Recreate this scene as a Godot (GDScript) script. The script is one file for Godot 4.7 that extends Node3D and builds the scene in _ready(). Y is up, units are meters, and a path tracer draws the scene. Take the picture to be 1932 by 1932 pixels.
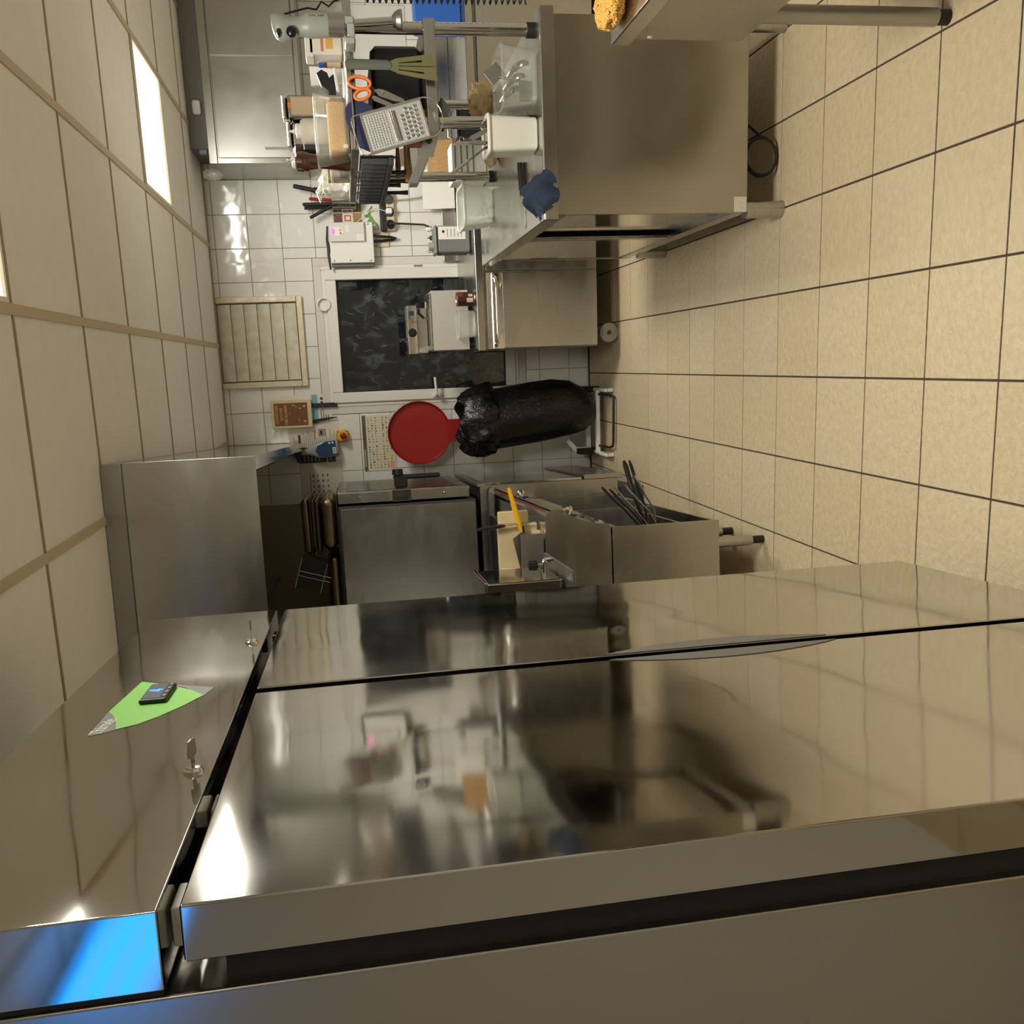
extends Node3D
# A narrow restaurant kitchen. y is up, metres; floor tiles are 0.30 m, x grows to the right, z towards the viewer.
# The left-hand appliances stand along a wall turned by 3.75 degrees: LF is that wall's frame (u along the wall, v out into the room).

const F := 1717.54                  # focal length in pixels of the 1932 px photograph
const EYE := Vector3(-0.8063, 1.6031, 2.9664)
const YAW := 0.1957
const PITCH := -0.1563
const ROLL := -0.0704
const SHIFT := Vector2(-53.4, -21.57)
const ZW := -3.04                   # face of the back wall
const CEIL := 2.365
const LEFT_TURN := 0.06545
const TABLE := 0.888
const COUNTER := 0.85
var LF: Transform3D
var up_basis: Basis
var M := {}
var rng := RandomNumberGenerator.new()

# ------------------------------------------------------------------ pixels to points
func ray(px: float, py: float) -> Vector3:
	var d := Vector3((966.0 - py - SHIFT.x) / F, -(px - 966.0 - SHIFT.y) / F, -1.0)
	return (up_basis * d).normalized()
func at_z(px: float, py: float, z: float) -> Vector3:
	var d := ray(px, py); return EYE + d * ((z - EYE.z) / d.z)
func at_y(px: float, py: float, y: float) -> Vector3:
	var d := ray(px, py); return EYE + d * ((y - EYE.y) / d.y)
func at_x(px: float, py: float, x: float) -> Vector3:
	var d := ray(px, py); return EYE + d * ((x - EYE.x) / d.x)
func at_v(px: float, py: float, v: float) -> Vector3:      # point on a plane along the left wall, given in the wall's frame
	var d := LF.basis.inverse() * ray(px, py); var e := LF.affine_inverse() * EYE
	return e + d * ((v - e.x) / d.x)

# ------------------------------------------------------------------ mesh builder (all points in world axes, or through xf)
class MB:
	var v := PackedVector3Array()
	var n := PackedVector3Array()
	var t := PackedVector2Array()
	var xf := Transform3D()
	var tuv := Vector2.ZERO
	func _init(x := Transform3D()): xf = x
	func tri(a: Vector3, b: Vector3, c: Vector3, na: Vector3, nb: Vector3, nc: Vector3, ua := Vector2.ZERO, ub := Vector2.ZERO, uc := Vector2.ZERO):
		var f := (b - a).cross(c - a)
		if f.length_squared() < 1e-18: return
		if f.dot(na + nb + nc) > 0.0:
			var q := b; b = c; c = q
			q = nb; nb = nc; nc = q
			var w := ub; ub = uc; uc = w
		for p in [a, b, c]: v.append(xf * p)
		for p in [na, nb, nc]: n.append((xf.basis * p).normalized())
		t.append(ua); t.append(ub); t.append(uc)
	func quad(a: Vector3, b: Vector3, c: Vector3, d: Vector3, nn: Vector3):
		tri(a, b, c, nn, nn, nn); tri(a, c, d, nn, nn, nn)
	func face(a: Vector3, b: Vector3, c: Vector3, d: Vector3, nn: Vector3):    # textured: a is upper left, b upper right, c lower right, d lower left
		tri(a, b, c, nn, nn, nn, Vector2(0, 0), Vector2(1, 0), Vector2(1, 1)); tri(a, c, d, nn, nn, nn, Vector2(0, 0), Vector2(1, 1), Vector2(0, 1))
	func quad4(a, b, c, d, na, nb, nc, nd):
		tri(a, b, c, na, nb, nc); tri(a, c, d, na, nc, nd)
	func box(c: Vector3, s: Vector3, r := 0.0, b := Basis()):
		var h := s * 0.5
		r = minf(r, minf(h.x, minf(h.y, h.z)) * 0.98)
		var ax := [Vector3.RIGHT, Vector3.UP, Vector3.BACK]
		for k in 3:
			var i: Vector3 = ax[k]; var j: Vector3 = ax[(k + 1) % 3]; var l: Vector3 = ax[(k + 2) % 3]
			for sg in [-1.0, 1.0]:
				var o: Vector3 = i * h[k] * sg
				var p: Vector3 = j * (h[(k + 1) % 3] - r); var q: Vector3 = l * (h[(k + 2) % 3] - r)
				quad(c + b * (o - p - q), c + b * (o + p - q), c + b * (o + p + q), c + b * (o - p + q), b * (i * sg))
		if r <= 0.0: return
		for k in 3:
			var k1 := (k + 1) % 3; var k2 := (k + 2) % 3
			for s1 in [-1.0, 1.0]:
				for s2 in [-1.0, 1.0]:
					var e: Vector3 = ax[k] * (h[k] - r)
					var a1: Vector3 = ax[k1] * h[k1] * s1 + ax[k2] * (h[k2] - r) * s2
					var a2: Vector3 = ax[k1] * (h[k1] - r) * s1 + ax[k2] * h[k2] * s2
					var n1: Vector3 = b * (ax[k1] * s1); var n2: Vector3 = b * (ax[k2] * s2)
					quad4(c + b * (a1 - e), c + b * (a1 + e), c + b * (a2 + e), c + b * (a2 - e), n1, n1, n2, n2)
		for sx in [-1.0, 1.0]:
			for sy in [-1.0, 1.0]:
				for sz in [-1.0, 1.0]:
					tri(c + b * Vector3(h.x * sx, (h.y - r) * sy, (h.z - r) * sz), c + b * Vector3((h.x - r) * sx, h.y * sy, (h.z - r) * sz), c + b * Vector3((h.x - r) * sx, (h.y - r) * sy, h.z * sz), b * Vector3(sx, 0, 0), b * Vector3(0, sy, 0), b * Vector3(0, 0, sz))
	func span(lo: Vector3, hi: Vector3, r := 0.0):
		box((lo + hi) * 0.5, (hi - lo).abs(), r)
	func tube(pts: Array, rad, seg := 12, caps := true, flat := 1.0):
		var rings := []
		var side := Vector3.ZERO
		for i in pts.size():
			var d: Vector3 = (pts[mini(i + 1, pts.size() - 1)] - pts[maxi(i - 1, 0)]).normalized()
			if side == Vector3.ZERO: side = d.cross(Vector3.UP if absf(d.y) < 0.9 else Vector3.RIGHT).normalized()
			else: side = (side - d * side.dot(d)).normalized()
			var up := side.cross(d)
			var r: float = rad[i] if rad is Array else rad
			var ring := []
			for k in seg + 1:
				var a := TAU * k / seg
				var nn := side * cos(a) + up * sin(a) / flat
				ring.append([pts[i] + side * cos(a) * r + up * sin(a) * r * flat, nn.normalized()])
			rings.append(ring)
		for i in rings.size() - 1:
			for k in seg:
				quad4(rings[i][k][0], rings[i][k + 1][0], rings[i + 1][k + 1][0], rings[i + 1][k][0], rings[i][k][1], rings[i][k + 1][1], rings[i + 1][k + 1][1], rings[i + 1][k][1])
		if caps:
			for e in [[0, 1], [rings.size() - 1, rings.size() - 2]]:
				var nn: Vector3 = (pts[e[0]] - pts[e[1]]).normalized()
				for k in seg: tri(pts[e[0]], rings[e[0]][k][0], rings[e[0]][k + 1][0], nn, nn, nn)
	func cyl(a: Vector3, b: Vector3, r: float, seg := 16, r2 := -1.0):
		tube([a, b], [r, r if r2 < 0.0 else r2], seg)
	func lathe(o: Vector3, prof: Array, b := Basis(), seg := 24):   # prof: Vector2(radius, height) along b.y
		for i in prof.size() - 1:
			var p: Vector2 = prof[i]; var q: Vector2 = prof[i + 1]
			var e := (q - p).normalized()
			var nn := Vector2(e.y, -e.x)
			for k in seg:
				var a0 := TAU * k / seg; var a1 := TAU * (k + 1) / seg
				var c0 := Vector3(cos(a0), 0, sin(a0)); var c1 := Vector3(cos(a1), 0, sin(a1))
				var m0 := b * (c0 * nn.x + Vector3.UP * nn.y); var m1 := b * (c1 * nn.x + Vector3.UP * nn.y)
				quad4(o + b * (c0 * p.x + Vector3.UP * p.y), o + b * (c1 * p.x + Vector3.UP * p.y), o + b * (c1 * q.x + Vector3.UP * q.y), o + b * (c0 * q.x + Vector3.UP * q.y), m0, m1, m1, m0)
	func ball(c: Vector3, r: Vector3, seg := 16, rows := 10):
		for i in rows:
			var a0 := PI * i / rows; var a1 := PI * (i + 1) / rows
			for k in seg:
				var b0 := TAU * k / seg; var b1 := TAU * (k + 1) / seg
				var p := []
				for q in [[a0, b0], [a0, b1], [a1, b1], [a1, b0]]: p.append(Vector3(sin(q[0]) * cos(q[1]), cos(q[0]), sin(q[0]) * sin(q[1])))
				quad4(c + p[0] * r, c + p[1] * r, c + p[2] * r, c + p[3] * r, p[0] / r, p[1] / r, p[2] / r, p[3] / r)
	func prism(poly: Array, o: Vector3, ex: Vector3, ey: Vector3, ez: Vector3, bevel := 0.0):   # polygon in ex, ey; thickness ez
		var pp := PackedVector2Array(poly)
		if Geometry2D.is_polygon_clockwise(pp): pp.reverse()
		var ids := Geometry2D.triangulate_polygon(pp)
		var nz := ez.normalized()
		var top := pp
		if bevel > 0.0:
			var ins := Geometry2D.offset_polygon(pp, -bevel)
			if ins.size() == 1 and ins[0].size() == pp.size(): pass
		for i in range(0, ids.size(), 3):
			var q := []
			for k in 3: q.append(o + ex * top[ids[i + k]].x + ey * top[ids[i + k]].y)
			tri(q[0] + ez, q[1] + ez, q[2] + ez, nz, nz, nz)
			tri(q[0], q[1], q[2], -nz, -nz, -nz)
		for i in pp.size():
			var a := pp[i]; var c := pp[(i + 1) % pp.size()]
			var dd := (c - a); var nn2 := Vector2(dd.y, -dd.x).normalized()
			var nn := (ex.normalized() * nn2.x + ey.normalized() * nn2.y).normalized()
			var p0 := o + ex * a.x + ey * a.y; var p1 := o + ex * c.x + ey * c.y
			quad(p0, p1, p1 + ez, p0 + ez, nn)
	func grid(p: Array, both := false):     # rows of points, smooth
		var R := p.size(); var Cn: int = p[0].size()
		var nm := []
		for i in R:
			var row := []
			for j in Cn:
				var du: Vector3 = p[mini(i + 1, R - 1)][j] - p[maxi(i - 1, 0)][j]
				var dv: Vector3 = p[i][mini(j + 1, Cn - 1)] - p[i][maxi(j - 1, 0)]
				row.append(du.cross(dv).normalized())
			nm.append(row)
		for i in R - 1:
			for j in Cn - 1:
				quad4(p[i][j], p[i][j + 1], p[i + 1][j + 1], p[i + 1][j], nm[i][j], nm[i][j + 1], nm[i + 1][j + 1], nm[i + 1][j])
	func ring(c: Vector3, r: float, wire: float, nrm: Vector3, seg := 32, ws := 8, squash := 1.0):
		var e := nrm.cross(Vector3.UP if absf(nrm.y) < 0.9 else Vector3.RIGHT).normalized(); var g := nrm.cross(e)
		var pts := []
		for k in seg + 1: pts.append(c + e * cos(TAU * k / seg) * r + g * sin(TAU * k / seg) * r * squash)
		tube(pts, wire, ws, false)
	func mesh(shift := Vector3.ZERO) -> ArrayMesh:
		var m := ArrayMesh.new()
		if v.is_empty(): return m
		var arr := []; arr.resize(Mesh.ARRAY_MAX)
		var w := PackedVector3Array(v)
		if shift != Vector3.ZERO:
			for i in w.size(): w[i] -= shift
		arr[Mesh.ARRAY_VERTEX] = w; arr[Mesh.ARRAY_NORMAL] = n; arr[Mesh.ARRAY_TEX_UV] = t
		m.add_surface_from_arrays(Mesh.PRIMITIVE_TRIANGLES, arr)
		return m

func mb(x := Transform3D()) -> MB: return MB.new(x)
func bx(lo: Vector3, hi: Vector3, r := 0.0, x := Transform3D()) -> MB:
	var b := MB.new(x); b.span(lo, hi, r); return b

# ------------------------------------------------------------------ nodes
func numbered(called: String) -> String:
	if not has_node(NodePath(called)): return called
	var k := 1
	while has_node(NodePath("%s_%03d" % [called, k])): k += 1
	return "%s_%03d" % [called, k]
func thing(called: String, label: String, category: String, base := Vector3.ZERO, group := "") -> Node3D:
	var o := Node3D.new(); o.name = numbered(called); add_child(o); o.position = base
	tag(o, label, category, group); return o
func tag(o: Node, label: String, category: String, group := ""):
	o.set_meta("label", label); o.set_meta("category", category)
	if group: o.set_meta("group", group)
func part(parent: Node3D, called: String, b: MB, m: Material, label := "") -> MeshInstance3D:
	var o := MeshInstance3D.new(); o.name = called
	var base := Vector3.ZERO
	var q: Node = parent
	while q != self:
		base += (q as Node3D).position; q = q.get_parent()
	o.mesh = b.mesh(base); o.material_override = m
	parent.add_child(o, true)
	if label: o.set_meta("label", label)
	return o
func solo(called: String, b: MB, m: Material, label: String, category: String, group := "") -> MeshInstance3D:
	var lo := Vector3(INF, INF, INF); var hi := -lo
	for p in b.v: lo = lo.min(p); hi = hi.max(p)
	var base := Vector3((lo.x + hi.x) / 2, lo.y, (lo.z + hi.z) / 2)
	var o := MeshInstance3D.new(); o.name = numbered(called); o.mesh = b.mesh(base); o.material_override = m
	add_child(o); o.position = base; tag(o, label, category, group); return o
func struct(called: String, b: MB, m: Material) -> MeshInstance3D:
	var o := MeshInstance3D.new(); o.name = called; o.mesh = b.mesh(); o.material_override = m
	add_child(o); o.set_meta("kind", "structure"); return o
func letters(parent: Node3D, called: String, text: String, m: Material, center: Vector3, right: Vector3, up: Vector3, height: float, depth := 0.0006, serif := false, width := 0.0) -> MeshInstance3D:
	var tm := TextMesh.new(); tm.text = text; tm.font_size = 64; tm.pixel_size = 0.01; tm.depth = 1.0
	var f := SystemFont.new(); f.font_names = PackedStringArray(["Droid Serif" if serif else "Droid Sans"]); f.font_weight = 700; tm.font = f
	var bb := tm.get_aabb()
	var s := height / maxf(bb.size.y, 0.001)
	var sw := s if width <= 0.0 else width / maxf(bb.size.x, 0.001)
	var o := MeshInstance3D.new(); o.name = called; o.mesh = tm; o.material_override = m
	var r := right.normalized(); var u := up.normalized(); var w := r.cross(u)
	var base := Vector3.ZERO
	var q: Node = parent
	while q != self:
		base += (q as Node3D).position; q = q.get_parent()
	o.transform = Transform3D(Basis(r * sw, u * s, w * depth), Vector3.ZERO)
	o.transform.origin = center - base - o.transform.basis * (bb.position + bb.size / 2)
	parent.add_child(o, true); return o

# ------------------------------------------------------------------ materials
func c8(r: int, g: int, b: int) -> Color: return Color8(r, g, b)
func mat(color: Color, rough := 0.5, metal := 0.0) -> StandardMaterial3D:
	var m := StandardMaterial3D.new()
	m.albedo_color = color; m.roughness = rough; m.metallic = metal
	return m
func noise_img(size: int, freq: float, seed_: int, octaves := 4, warp := 0.0) -> Image:
	var f := FastNoiseLite.new(); f.seed = seed_; f.frequency = freq; f.fractal_octaves = octaves
	f.noise_type = FastNoiseLite.TYPE_SIMPLEX_SMOOTH
	if warp > 0.0: f.domain_warp_enabled = true; f.domain_warp_amplitude = warp; f.domain_warp_frequency = freq
	return f.get_seamless_image(size, size)
func tint_tex(img: Image, lo: Color, hi: Color) -> ImageTexture:
	var o := Image.create(img.get_width(), img.get_height(), false, Image.FORMAT_RGB8)
	for y in img.get_height():
		for x in img.get_width(): o.set_pixel(x, y, lo.lerp(hi, img.get_pixel(x, y).r))
	return ImageTexture.create_from_image(o)
func bump_tex(img: Image, k: float) -> ImageTexture:
	var i := img.duplicate() as Image; i.convert(Image.FORMAT_RGBA8); i.bump_map_to_normal_map(k)
	return ImageTexture.create_from_image(i)
func tri_scale(m: StandardMaterial3D, s: Vector3, world := true):
	m.uv1_triplanar = true; m.uv1_world_triplanar = world; m.uv1_scale = s
func steel(color: Color, rough: float, spread: float, wave: float, grain := Vector3(1, 1, 1), seed_ := 1) -> StandardMaterial3D:
	var m := mat(color, 1.0, 1.0)
	var g := Color(rough - spread, rough - spread, rough - spread); var h := Color(rough + spread, rough + spread, rough + spread)
	m.roughness_texture = tint_tex(noise_img(256, 0.010, seed_, 3), g, h)
	if wave > 0.0:
		m.normal_enabled = true; m.normal_scale = wave
		m.normal_texture = bump_tex(noise_img(256, 0.012, seed_ + 7, 2), 6.0)
	tri_scale(m, grain)
	return m
func make_materials():
	# stainless steel of several finishes: the smears are in the roughness, the dents in the relief
	M.steel = steel(c8(186, 184, 178), 0.27, 0.05, 0.0, Vector3(0.9, 2.2, 0.9), 3)
	M.steel_door = steel(c8(186, 183, 176), 0.075, 0.045, 0.035, Vector3(0.8, 0.8, 0.8), 11)
	M.steel_panel = steel(c8(178, 175, 168), 0.23, 0.07, 0.0, Vector3(1.1, 1.1, 1.1), 17)
	M.steel_top = steel(c8(203, 202, 197), 0.22, 0.07, 0.0, Vector3(2.2, 2.2, 2.2), 23)
	M.steel_mirror = steel(c8(198, 196, 190), 0.09, 0.03, 0.012, Vector3(1.6, 1.6, 1.6), 29)
	M.steel_dull = steel(c8(168, 166, 160), 0.40, 0.05, 0.0, Vector3(1.5, 1.5, 1.5), 31)
	M.steel_pan = steel(c8(150, 134, 108), 0.38, 0.08, 0.05, Vector3(4, 4, 4), 37)
	M.chrome = mat(c8(225, 222, 215), 0.07, 1.0)
	M.blade = mat(c8(175, 172, 166), 0.28, 1.0)
	M.galv = steel(c8(150, 150, 146), 0.5, 0.12, 0.2, Vector3(3, 3, 3), 41)
	M.black = mat(c8(20, 19, 19), 0.45)
	M.fryer = mat(c8(196, 192, 182), 0.38, 0.35)
	M.black_gloss = mat(c8(14, 14, 15), 0.22)
	M.rubber = mat(c8(26, 24, 23), 0.8)
	M.gasket = mat(c8(38, 36, 34), 0.7)
	M.grey_plastic = mat(c8(112, 113, 110), 0.45)
	M.dark_plastic = mat(c8(64, 65, 66), 0.5)
	M.grip = mat(c8(108, 105, 98), 0.5)
	M.white_plastic = mat(c8(226, 224, 214), 0.35)
	M.white_gloss = mat(c8(232, 231, 224), 0.18)
	M.bucket = mat(c8(222, 217, 204), 0.4); M.bucket.subsurf_scatter_enabled = true; M.bucket.subsurf_scatter_strength = 0.15
	M.paper = mat(c8(224, 220, 208), 0.8)
	M.cream = mat(c8(214, 196, 152), 0.6)
	M.wood = wood_mat(c8(196, 160, 104), c8(160, 120, 70))
	M.wood_dark = wood_mat(c8(150, 92, 40), c8(110, 62, 26))
	M.pepper = mat(c8(66, 34, 18), 0.22); M.pepper.clearcoat_enabled = true; M.pepper.clearcoat = 0.6; M.pepper.clearcoat_roughness = 0.1
	M.red = mat(c8(152, 28, 25), 0.32)
	M.red_dark = mat(c8(150, 26, 24), 0.35)
	M.orange = mat(c8(232, 120, 48), 0.45)
	M.yellow = mat(c8(236, 178, 20), 0.4)
	M.yellow_box = mat(c8(226, 180, 26), 0.4)
	M.green = mat(c8(106, 148, 70), 0.6)
	M.sticker_green = mat(c8(128, 196, 82), 0.38)
	M.sticker_grey = mat(c8(118, 120, 120), 0.35)
	M.olive = mat(c8(108, 106, 68), 0.42)
	M.navy = mat(c8(38, 44, 78), 0.7)
	M.blue = mat(c8(40, 96, 180), 0.4)
	M.blue_dark = mat(c8(28, 52, 112), 0.35)
	M.cloth = cloth_mat(c8(26, 40, 58), c8(38, 54, 74))
	M.sponge = sponge_mat()
	M.bag = mat(c8(12, 12, 13), 0.28)
	var bi := noise_img(256, 0.03, 5, 4, 30.0)
	M.bag.normal_enabled = true; M.bag.normal_texture = bump_tex(bi, 10.0); M.bag.normal_scale = 0.45; tri_scale(M.bag, Vector3(5, 2.2, 5))
	M.crumple = mat(c8(214, 188, 148), 0.75)
	M.crumbs = grain_mat(c8(196, 150, 84), c8(220, 180, 112), 60.0)
	M.clear = glass_mat(Color(0.86, 0.87, 0.82, 0.10), 0.08)
	M.clear_dim = glass_mat(Color(0.84, 0.84, 0.79, 0.20), 0.14)
	M.milky = glass_mat(Color(0.90, 0.90, 0.85, 0.55), 0.22)
	M.bagfilm = glass_mat(Color(0.93, 0.91, 0.86, 0.22), 0.10)
	M.pane = glass_mat(Color(0.05, 0.065, 0.065, 0.30), 0.02)
	M.gap_grey = mat(c8(128, 125, 118), 0.5, 0.6)  # metal grey standing in for the shade of seams, slots and holes
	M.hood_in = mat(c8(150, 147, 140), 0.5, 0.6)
	M.grout = mat(c8(166, 150, 122), 0.9)
	M.floor_grout = mat(c8(70, 54, 46), 0.9)
	M.pvc = mat(c8(226, 223, 212), 0.30)
	M.alu_old = steel(c8(212, 202, 174), 0.45, 0.12, 0.3, Vector3(5, 5, 5), 47); M.alu_old.metallic = 0.35
	M.slat = grain_mat(c8(196, 188, 164), c8(222, 216, 198), 6.0); M.slat.roughness = 0.45
	M.t_bar = mat(c8(200, 184, 152), 0.6)
	M.t_bar_thin = mat(c8(168, 150, 122), 0.6)
	M.wall_paint = mat(c8(214, 210, 200), 0.7)
	M.ceil_mats = []
	for k in 3:
		var cm := grain_mat([c8(236, 233, 223), c8(234, 231, 221), c8(238, 235, 225)][k], [c8(241, 238, 229), c8(239, 236, 227), c8(243, 240, 231)][k], 5.0, 60 + k)
		cm.roughness = 0.85; M.ceil_mats.append(cm)
	M.floor_mats = []
	for k in 4:
		var fm := mat([c8(205, 187, 152), c8(208, 190, 155), c8(203, 185, 150), c8(207, 190, 157)][k], 0.42)
		fm.albedo_texture = tint_tex(noise_img(256, 0.03, 80 + k, 5), Color(0.93, 0.93, 0.92), Color(1, 1, 1))
		fm.normal_enabled = true; fm.normal_scale = 0.35; fm.normal_texture = bump_tex(noise_img(256, 0.05, 90 + k, 3, 20.0), 5.0)
		tri_scale(fm, Vector3(2.4 + k * 0.3, 2.4, 4.0)); M.floor_mats.append(fm)
	M.tile_mats = []
	for k in 4:
		var wm := mat([c8(228, 227, 219), c8(231, 229, 222), c8(226, 225, 217), c8(229, 228, 221)][k], 0.10)
		wm.normal_enabled = true; wm.normal_scale = 0.10; wm.normal_texture = bump_tex(noise_img(128, 0.02, 100 + k, 2), 3.0)
		tri_scale(wm, Vector3(3, 3, 3)); M.tile_mats.append(wm)
	M.pink_glow = mat(c8(255, 90, 190), 0.4); M.pink_glow.emission_enabled = true; M.pink_glow.emission = c8(255, 70, 190); M.pink_glow.emission_energy_multiplier = 1.6
	M.blue_glow = mat(c8(60, 130, 255), 0.4); M.blue_glow.emission_enabled = true; M.blue_glow.emission = c8(40, 120, 255); M.blue_glow.emission_energy_multiplier = 2.0
	M.leaf = mat(c8(62, 84, 52), 0.5); M.leaf.backlight_enabled = true; M.leaf.backlight = c8(30, 44, 26)
func wood_mat(a: Color, b: Color) -> StandardMaterial3D:
	var m := mat(Color.WHITE, 0.5)
	m.albedo_texture = tint_tex(noise_img(128, 0.04, 51, 4, 20.0), b, a); tri_scale(m, Vector3(20, 3, 20)); return m
func grain_mat(a: Color, b: Color, s: float, seed_ := 57) -> StandardMaterial3D:
	var m := mat(Color.WHITE, 0.7)
	m.albedo_texture = tint_tex(noise_img(128, 0.08, seed_, 4), a, b); tri_scale(m, Vector3(s, s, s) * 0.2); return m
func cloth_mat(a: Color, b: Color) -> StandardMaterial3D:
	var m := mat(Color.WHITE, 0.9); m.albedo_texture = tint_tex(noise_img(128, 0.09, 61, 4), a, b); tri_scale(m, Vector3(6, 6, 6))
	return m
func sponge_mat() -> StandardMaterial3D:
	var m := mat(Color.WHITE, 0.95); m.albedo_texture = tint_tex(noise_img(128, 0.12, 67, 4), c8(188, 128, 46), c8(240, 192, 98))
	m.normal_enabled = true; m.normal_scale = 1.2; m.normal_texture = bump_tex(noise_img(128, 0.14, 68, 3), 10.0); tri_scale(m, Vector3(9, 9, 9)); return m
func glass_mat(c: Color, rough: float) -> StandardMaterial3D:
	var m := mat(c, rough); m.transparency = BaseMaterial3D.TRANSPARENCY_ALPHA; return m
func print_mat(img: Image, rough := 0.6) -> StandardMaterial3D:
	var m := mat(Color.WHITE, rough); m.albedo_texture = ImageTexture.create_from_image(img); return m
func at_u(px: float, py: float, u: float) -> Vector3:
	var d := LF.basis.inverse() * ray(px, py); var e := LF.affine_inverse() * EYE
	return e + d * ((u - e.z) / d.z)
func _ready():
	rng.seed = 7
	var a := LEFT_TURN
	LF = Transform3D(Basis(Vector3(cos(a), 0, -sin(a)), Vector3.UP, Vector3(sin(a), 0, cos(a))), Vector3(-1.42, 0, 0))
	up_basis = Basis(Vector3.UP, YAW) * Basis(Vector3.RIGHT, PITCH) * Basis(Vector3.BACK, ROLL)
	# camera: the photograph was taken with the phone on its side, so the frame lies on its left edge
	var cam := Camera3D.new(); cam.name = "camera"
	cam.transform = Transform3D(Basis(-up_basis.y, up_basis.x, up_basis.z), EYE)
	cam.near = 0.05; cam.far = 60.0
	cam.projection = Camera3D.PROJECTION_FRUSTUM
	cam.size = 0.05 * 1932.0 / F
	cam.frustum_offset = Vector2(-SHIFT.y, -SHIFT.x) * 0.05 / F
	add_child(cam); cam.current = true
	# dusk outside, seen only through the window
	var we := WorldEnvironment.new(); we.name = "world"
	var env := Environment.new()
	env.background_mode = Environment.BG_COLOR; env.background_color = c8(92, 104, 168); env.background_energy_multiplier = 1.0
	env.tonemap_mode = Environment.TONE_MAPPER_LINEAR; env.tonemap_exposure = 1.0
	env.sdfgi_enabled = true; env.ssao_enabled = true; env.ssil_enabled = true
	we.environment = env; add_child(we)
	make_materials()
	# ceiling light panels: centre x, z, power, size
	for l in LAMPS: lamp_panel(l[0], l[1], l[2])
	make_setting()
	make_window()
	make_left_line()
	make_wall_things()
	make_counter()
	make_table()
	make_shelf_things()
	make_sink()

const LAMPS := [[0.26, -1.51, 4.3], [-0.34, 0.91, 4.3], [0.86, 3.31, 1.6]]
func lamp_panel(x: float, z: float, power: float):
	var t := thing("ceiling_light", "square flat light panel set flush in the tiled ceiling", "light", Vector3(x, CEIL, z), "light panels in the ceiling grid")
	var fr := mb()
	for s in [-1.0, 1.0]:
		fr.span(Vector3(x - 0.287, CEIL - 0.004, z + s * 0.281 - 0.006), Vector3(x + 0.287, CEIL + 0.02, z + s * 0.281 + 0.006))
		fr.span(Vector3(x + s * 0.281 - 0.006, CEIL - 0.004, z - 0.275), Vector3(x + s * 0.281 + 0.006, CEIL + 0.02, z + 0.275))
	part(t, "frame", fr, M.white_plastic)
	var g := mat(c8(255, 246, 226), 0.5); g.emission_enabled = true; g.emission = c8(255, 240, 208); g.emission_energy_multiplier = 1.6
	part(t, "diffuser", bx(Vector3(x - 0.275, CEIL + 0.004, z - 0.275), Vector3(x + 0.275, CEIL + 0.012, z + 0.275)), g)
	var al := AreaLight3D.new(); al.name = "panel_glow"
	al.area_size = Vector2(0.55, 0.55); al.light_color = c8(255, 251, 243); al.light_energy = power
	al.shadow_enabled = true; al.area_range = 12.0; al.area_attenuation = 2.0
	al.transform = Transform3D(Basis(Vector3.RIGHT, -PI / 2), Vector3(0, -0.006, 0))
	t.add_child(al)

func rect_minus(r: Rect2, h: Rect2) -> Array:
	if not r.intersects(h): return [r]
	var out := []
	if h.position.x > r.position.x: out.append(Rect2(r.position, Vector2(h.position.x - r.position.x, r.size.y)))
	if h.end.x < r.end.x: out.append(Rect2(Vector2(h.end.x, r.position.y), Vector2(r.end.x - h.end.x, r.size.y)))
	var x0 := maxf(r.position.x, h.position.x); var x1 := minf(r.end.x, h.end.x)
	if h.position.y > r.position.y: out.append(Rect2(Vector2(x0, r.position.y), Vector2(x1 - x0, h.position.y - r.position.y)))
	if h.end.y < r.end.y: out.append(Rect2(Vector2(x0, h.end.y), Vector2(x1 - x0, r.end.y - h.end.y)))
	return out

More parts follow.
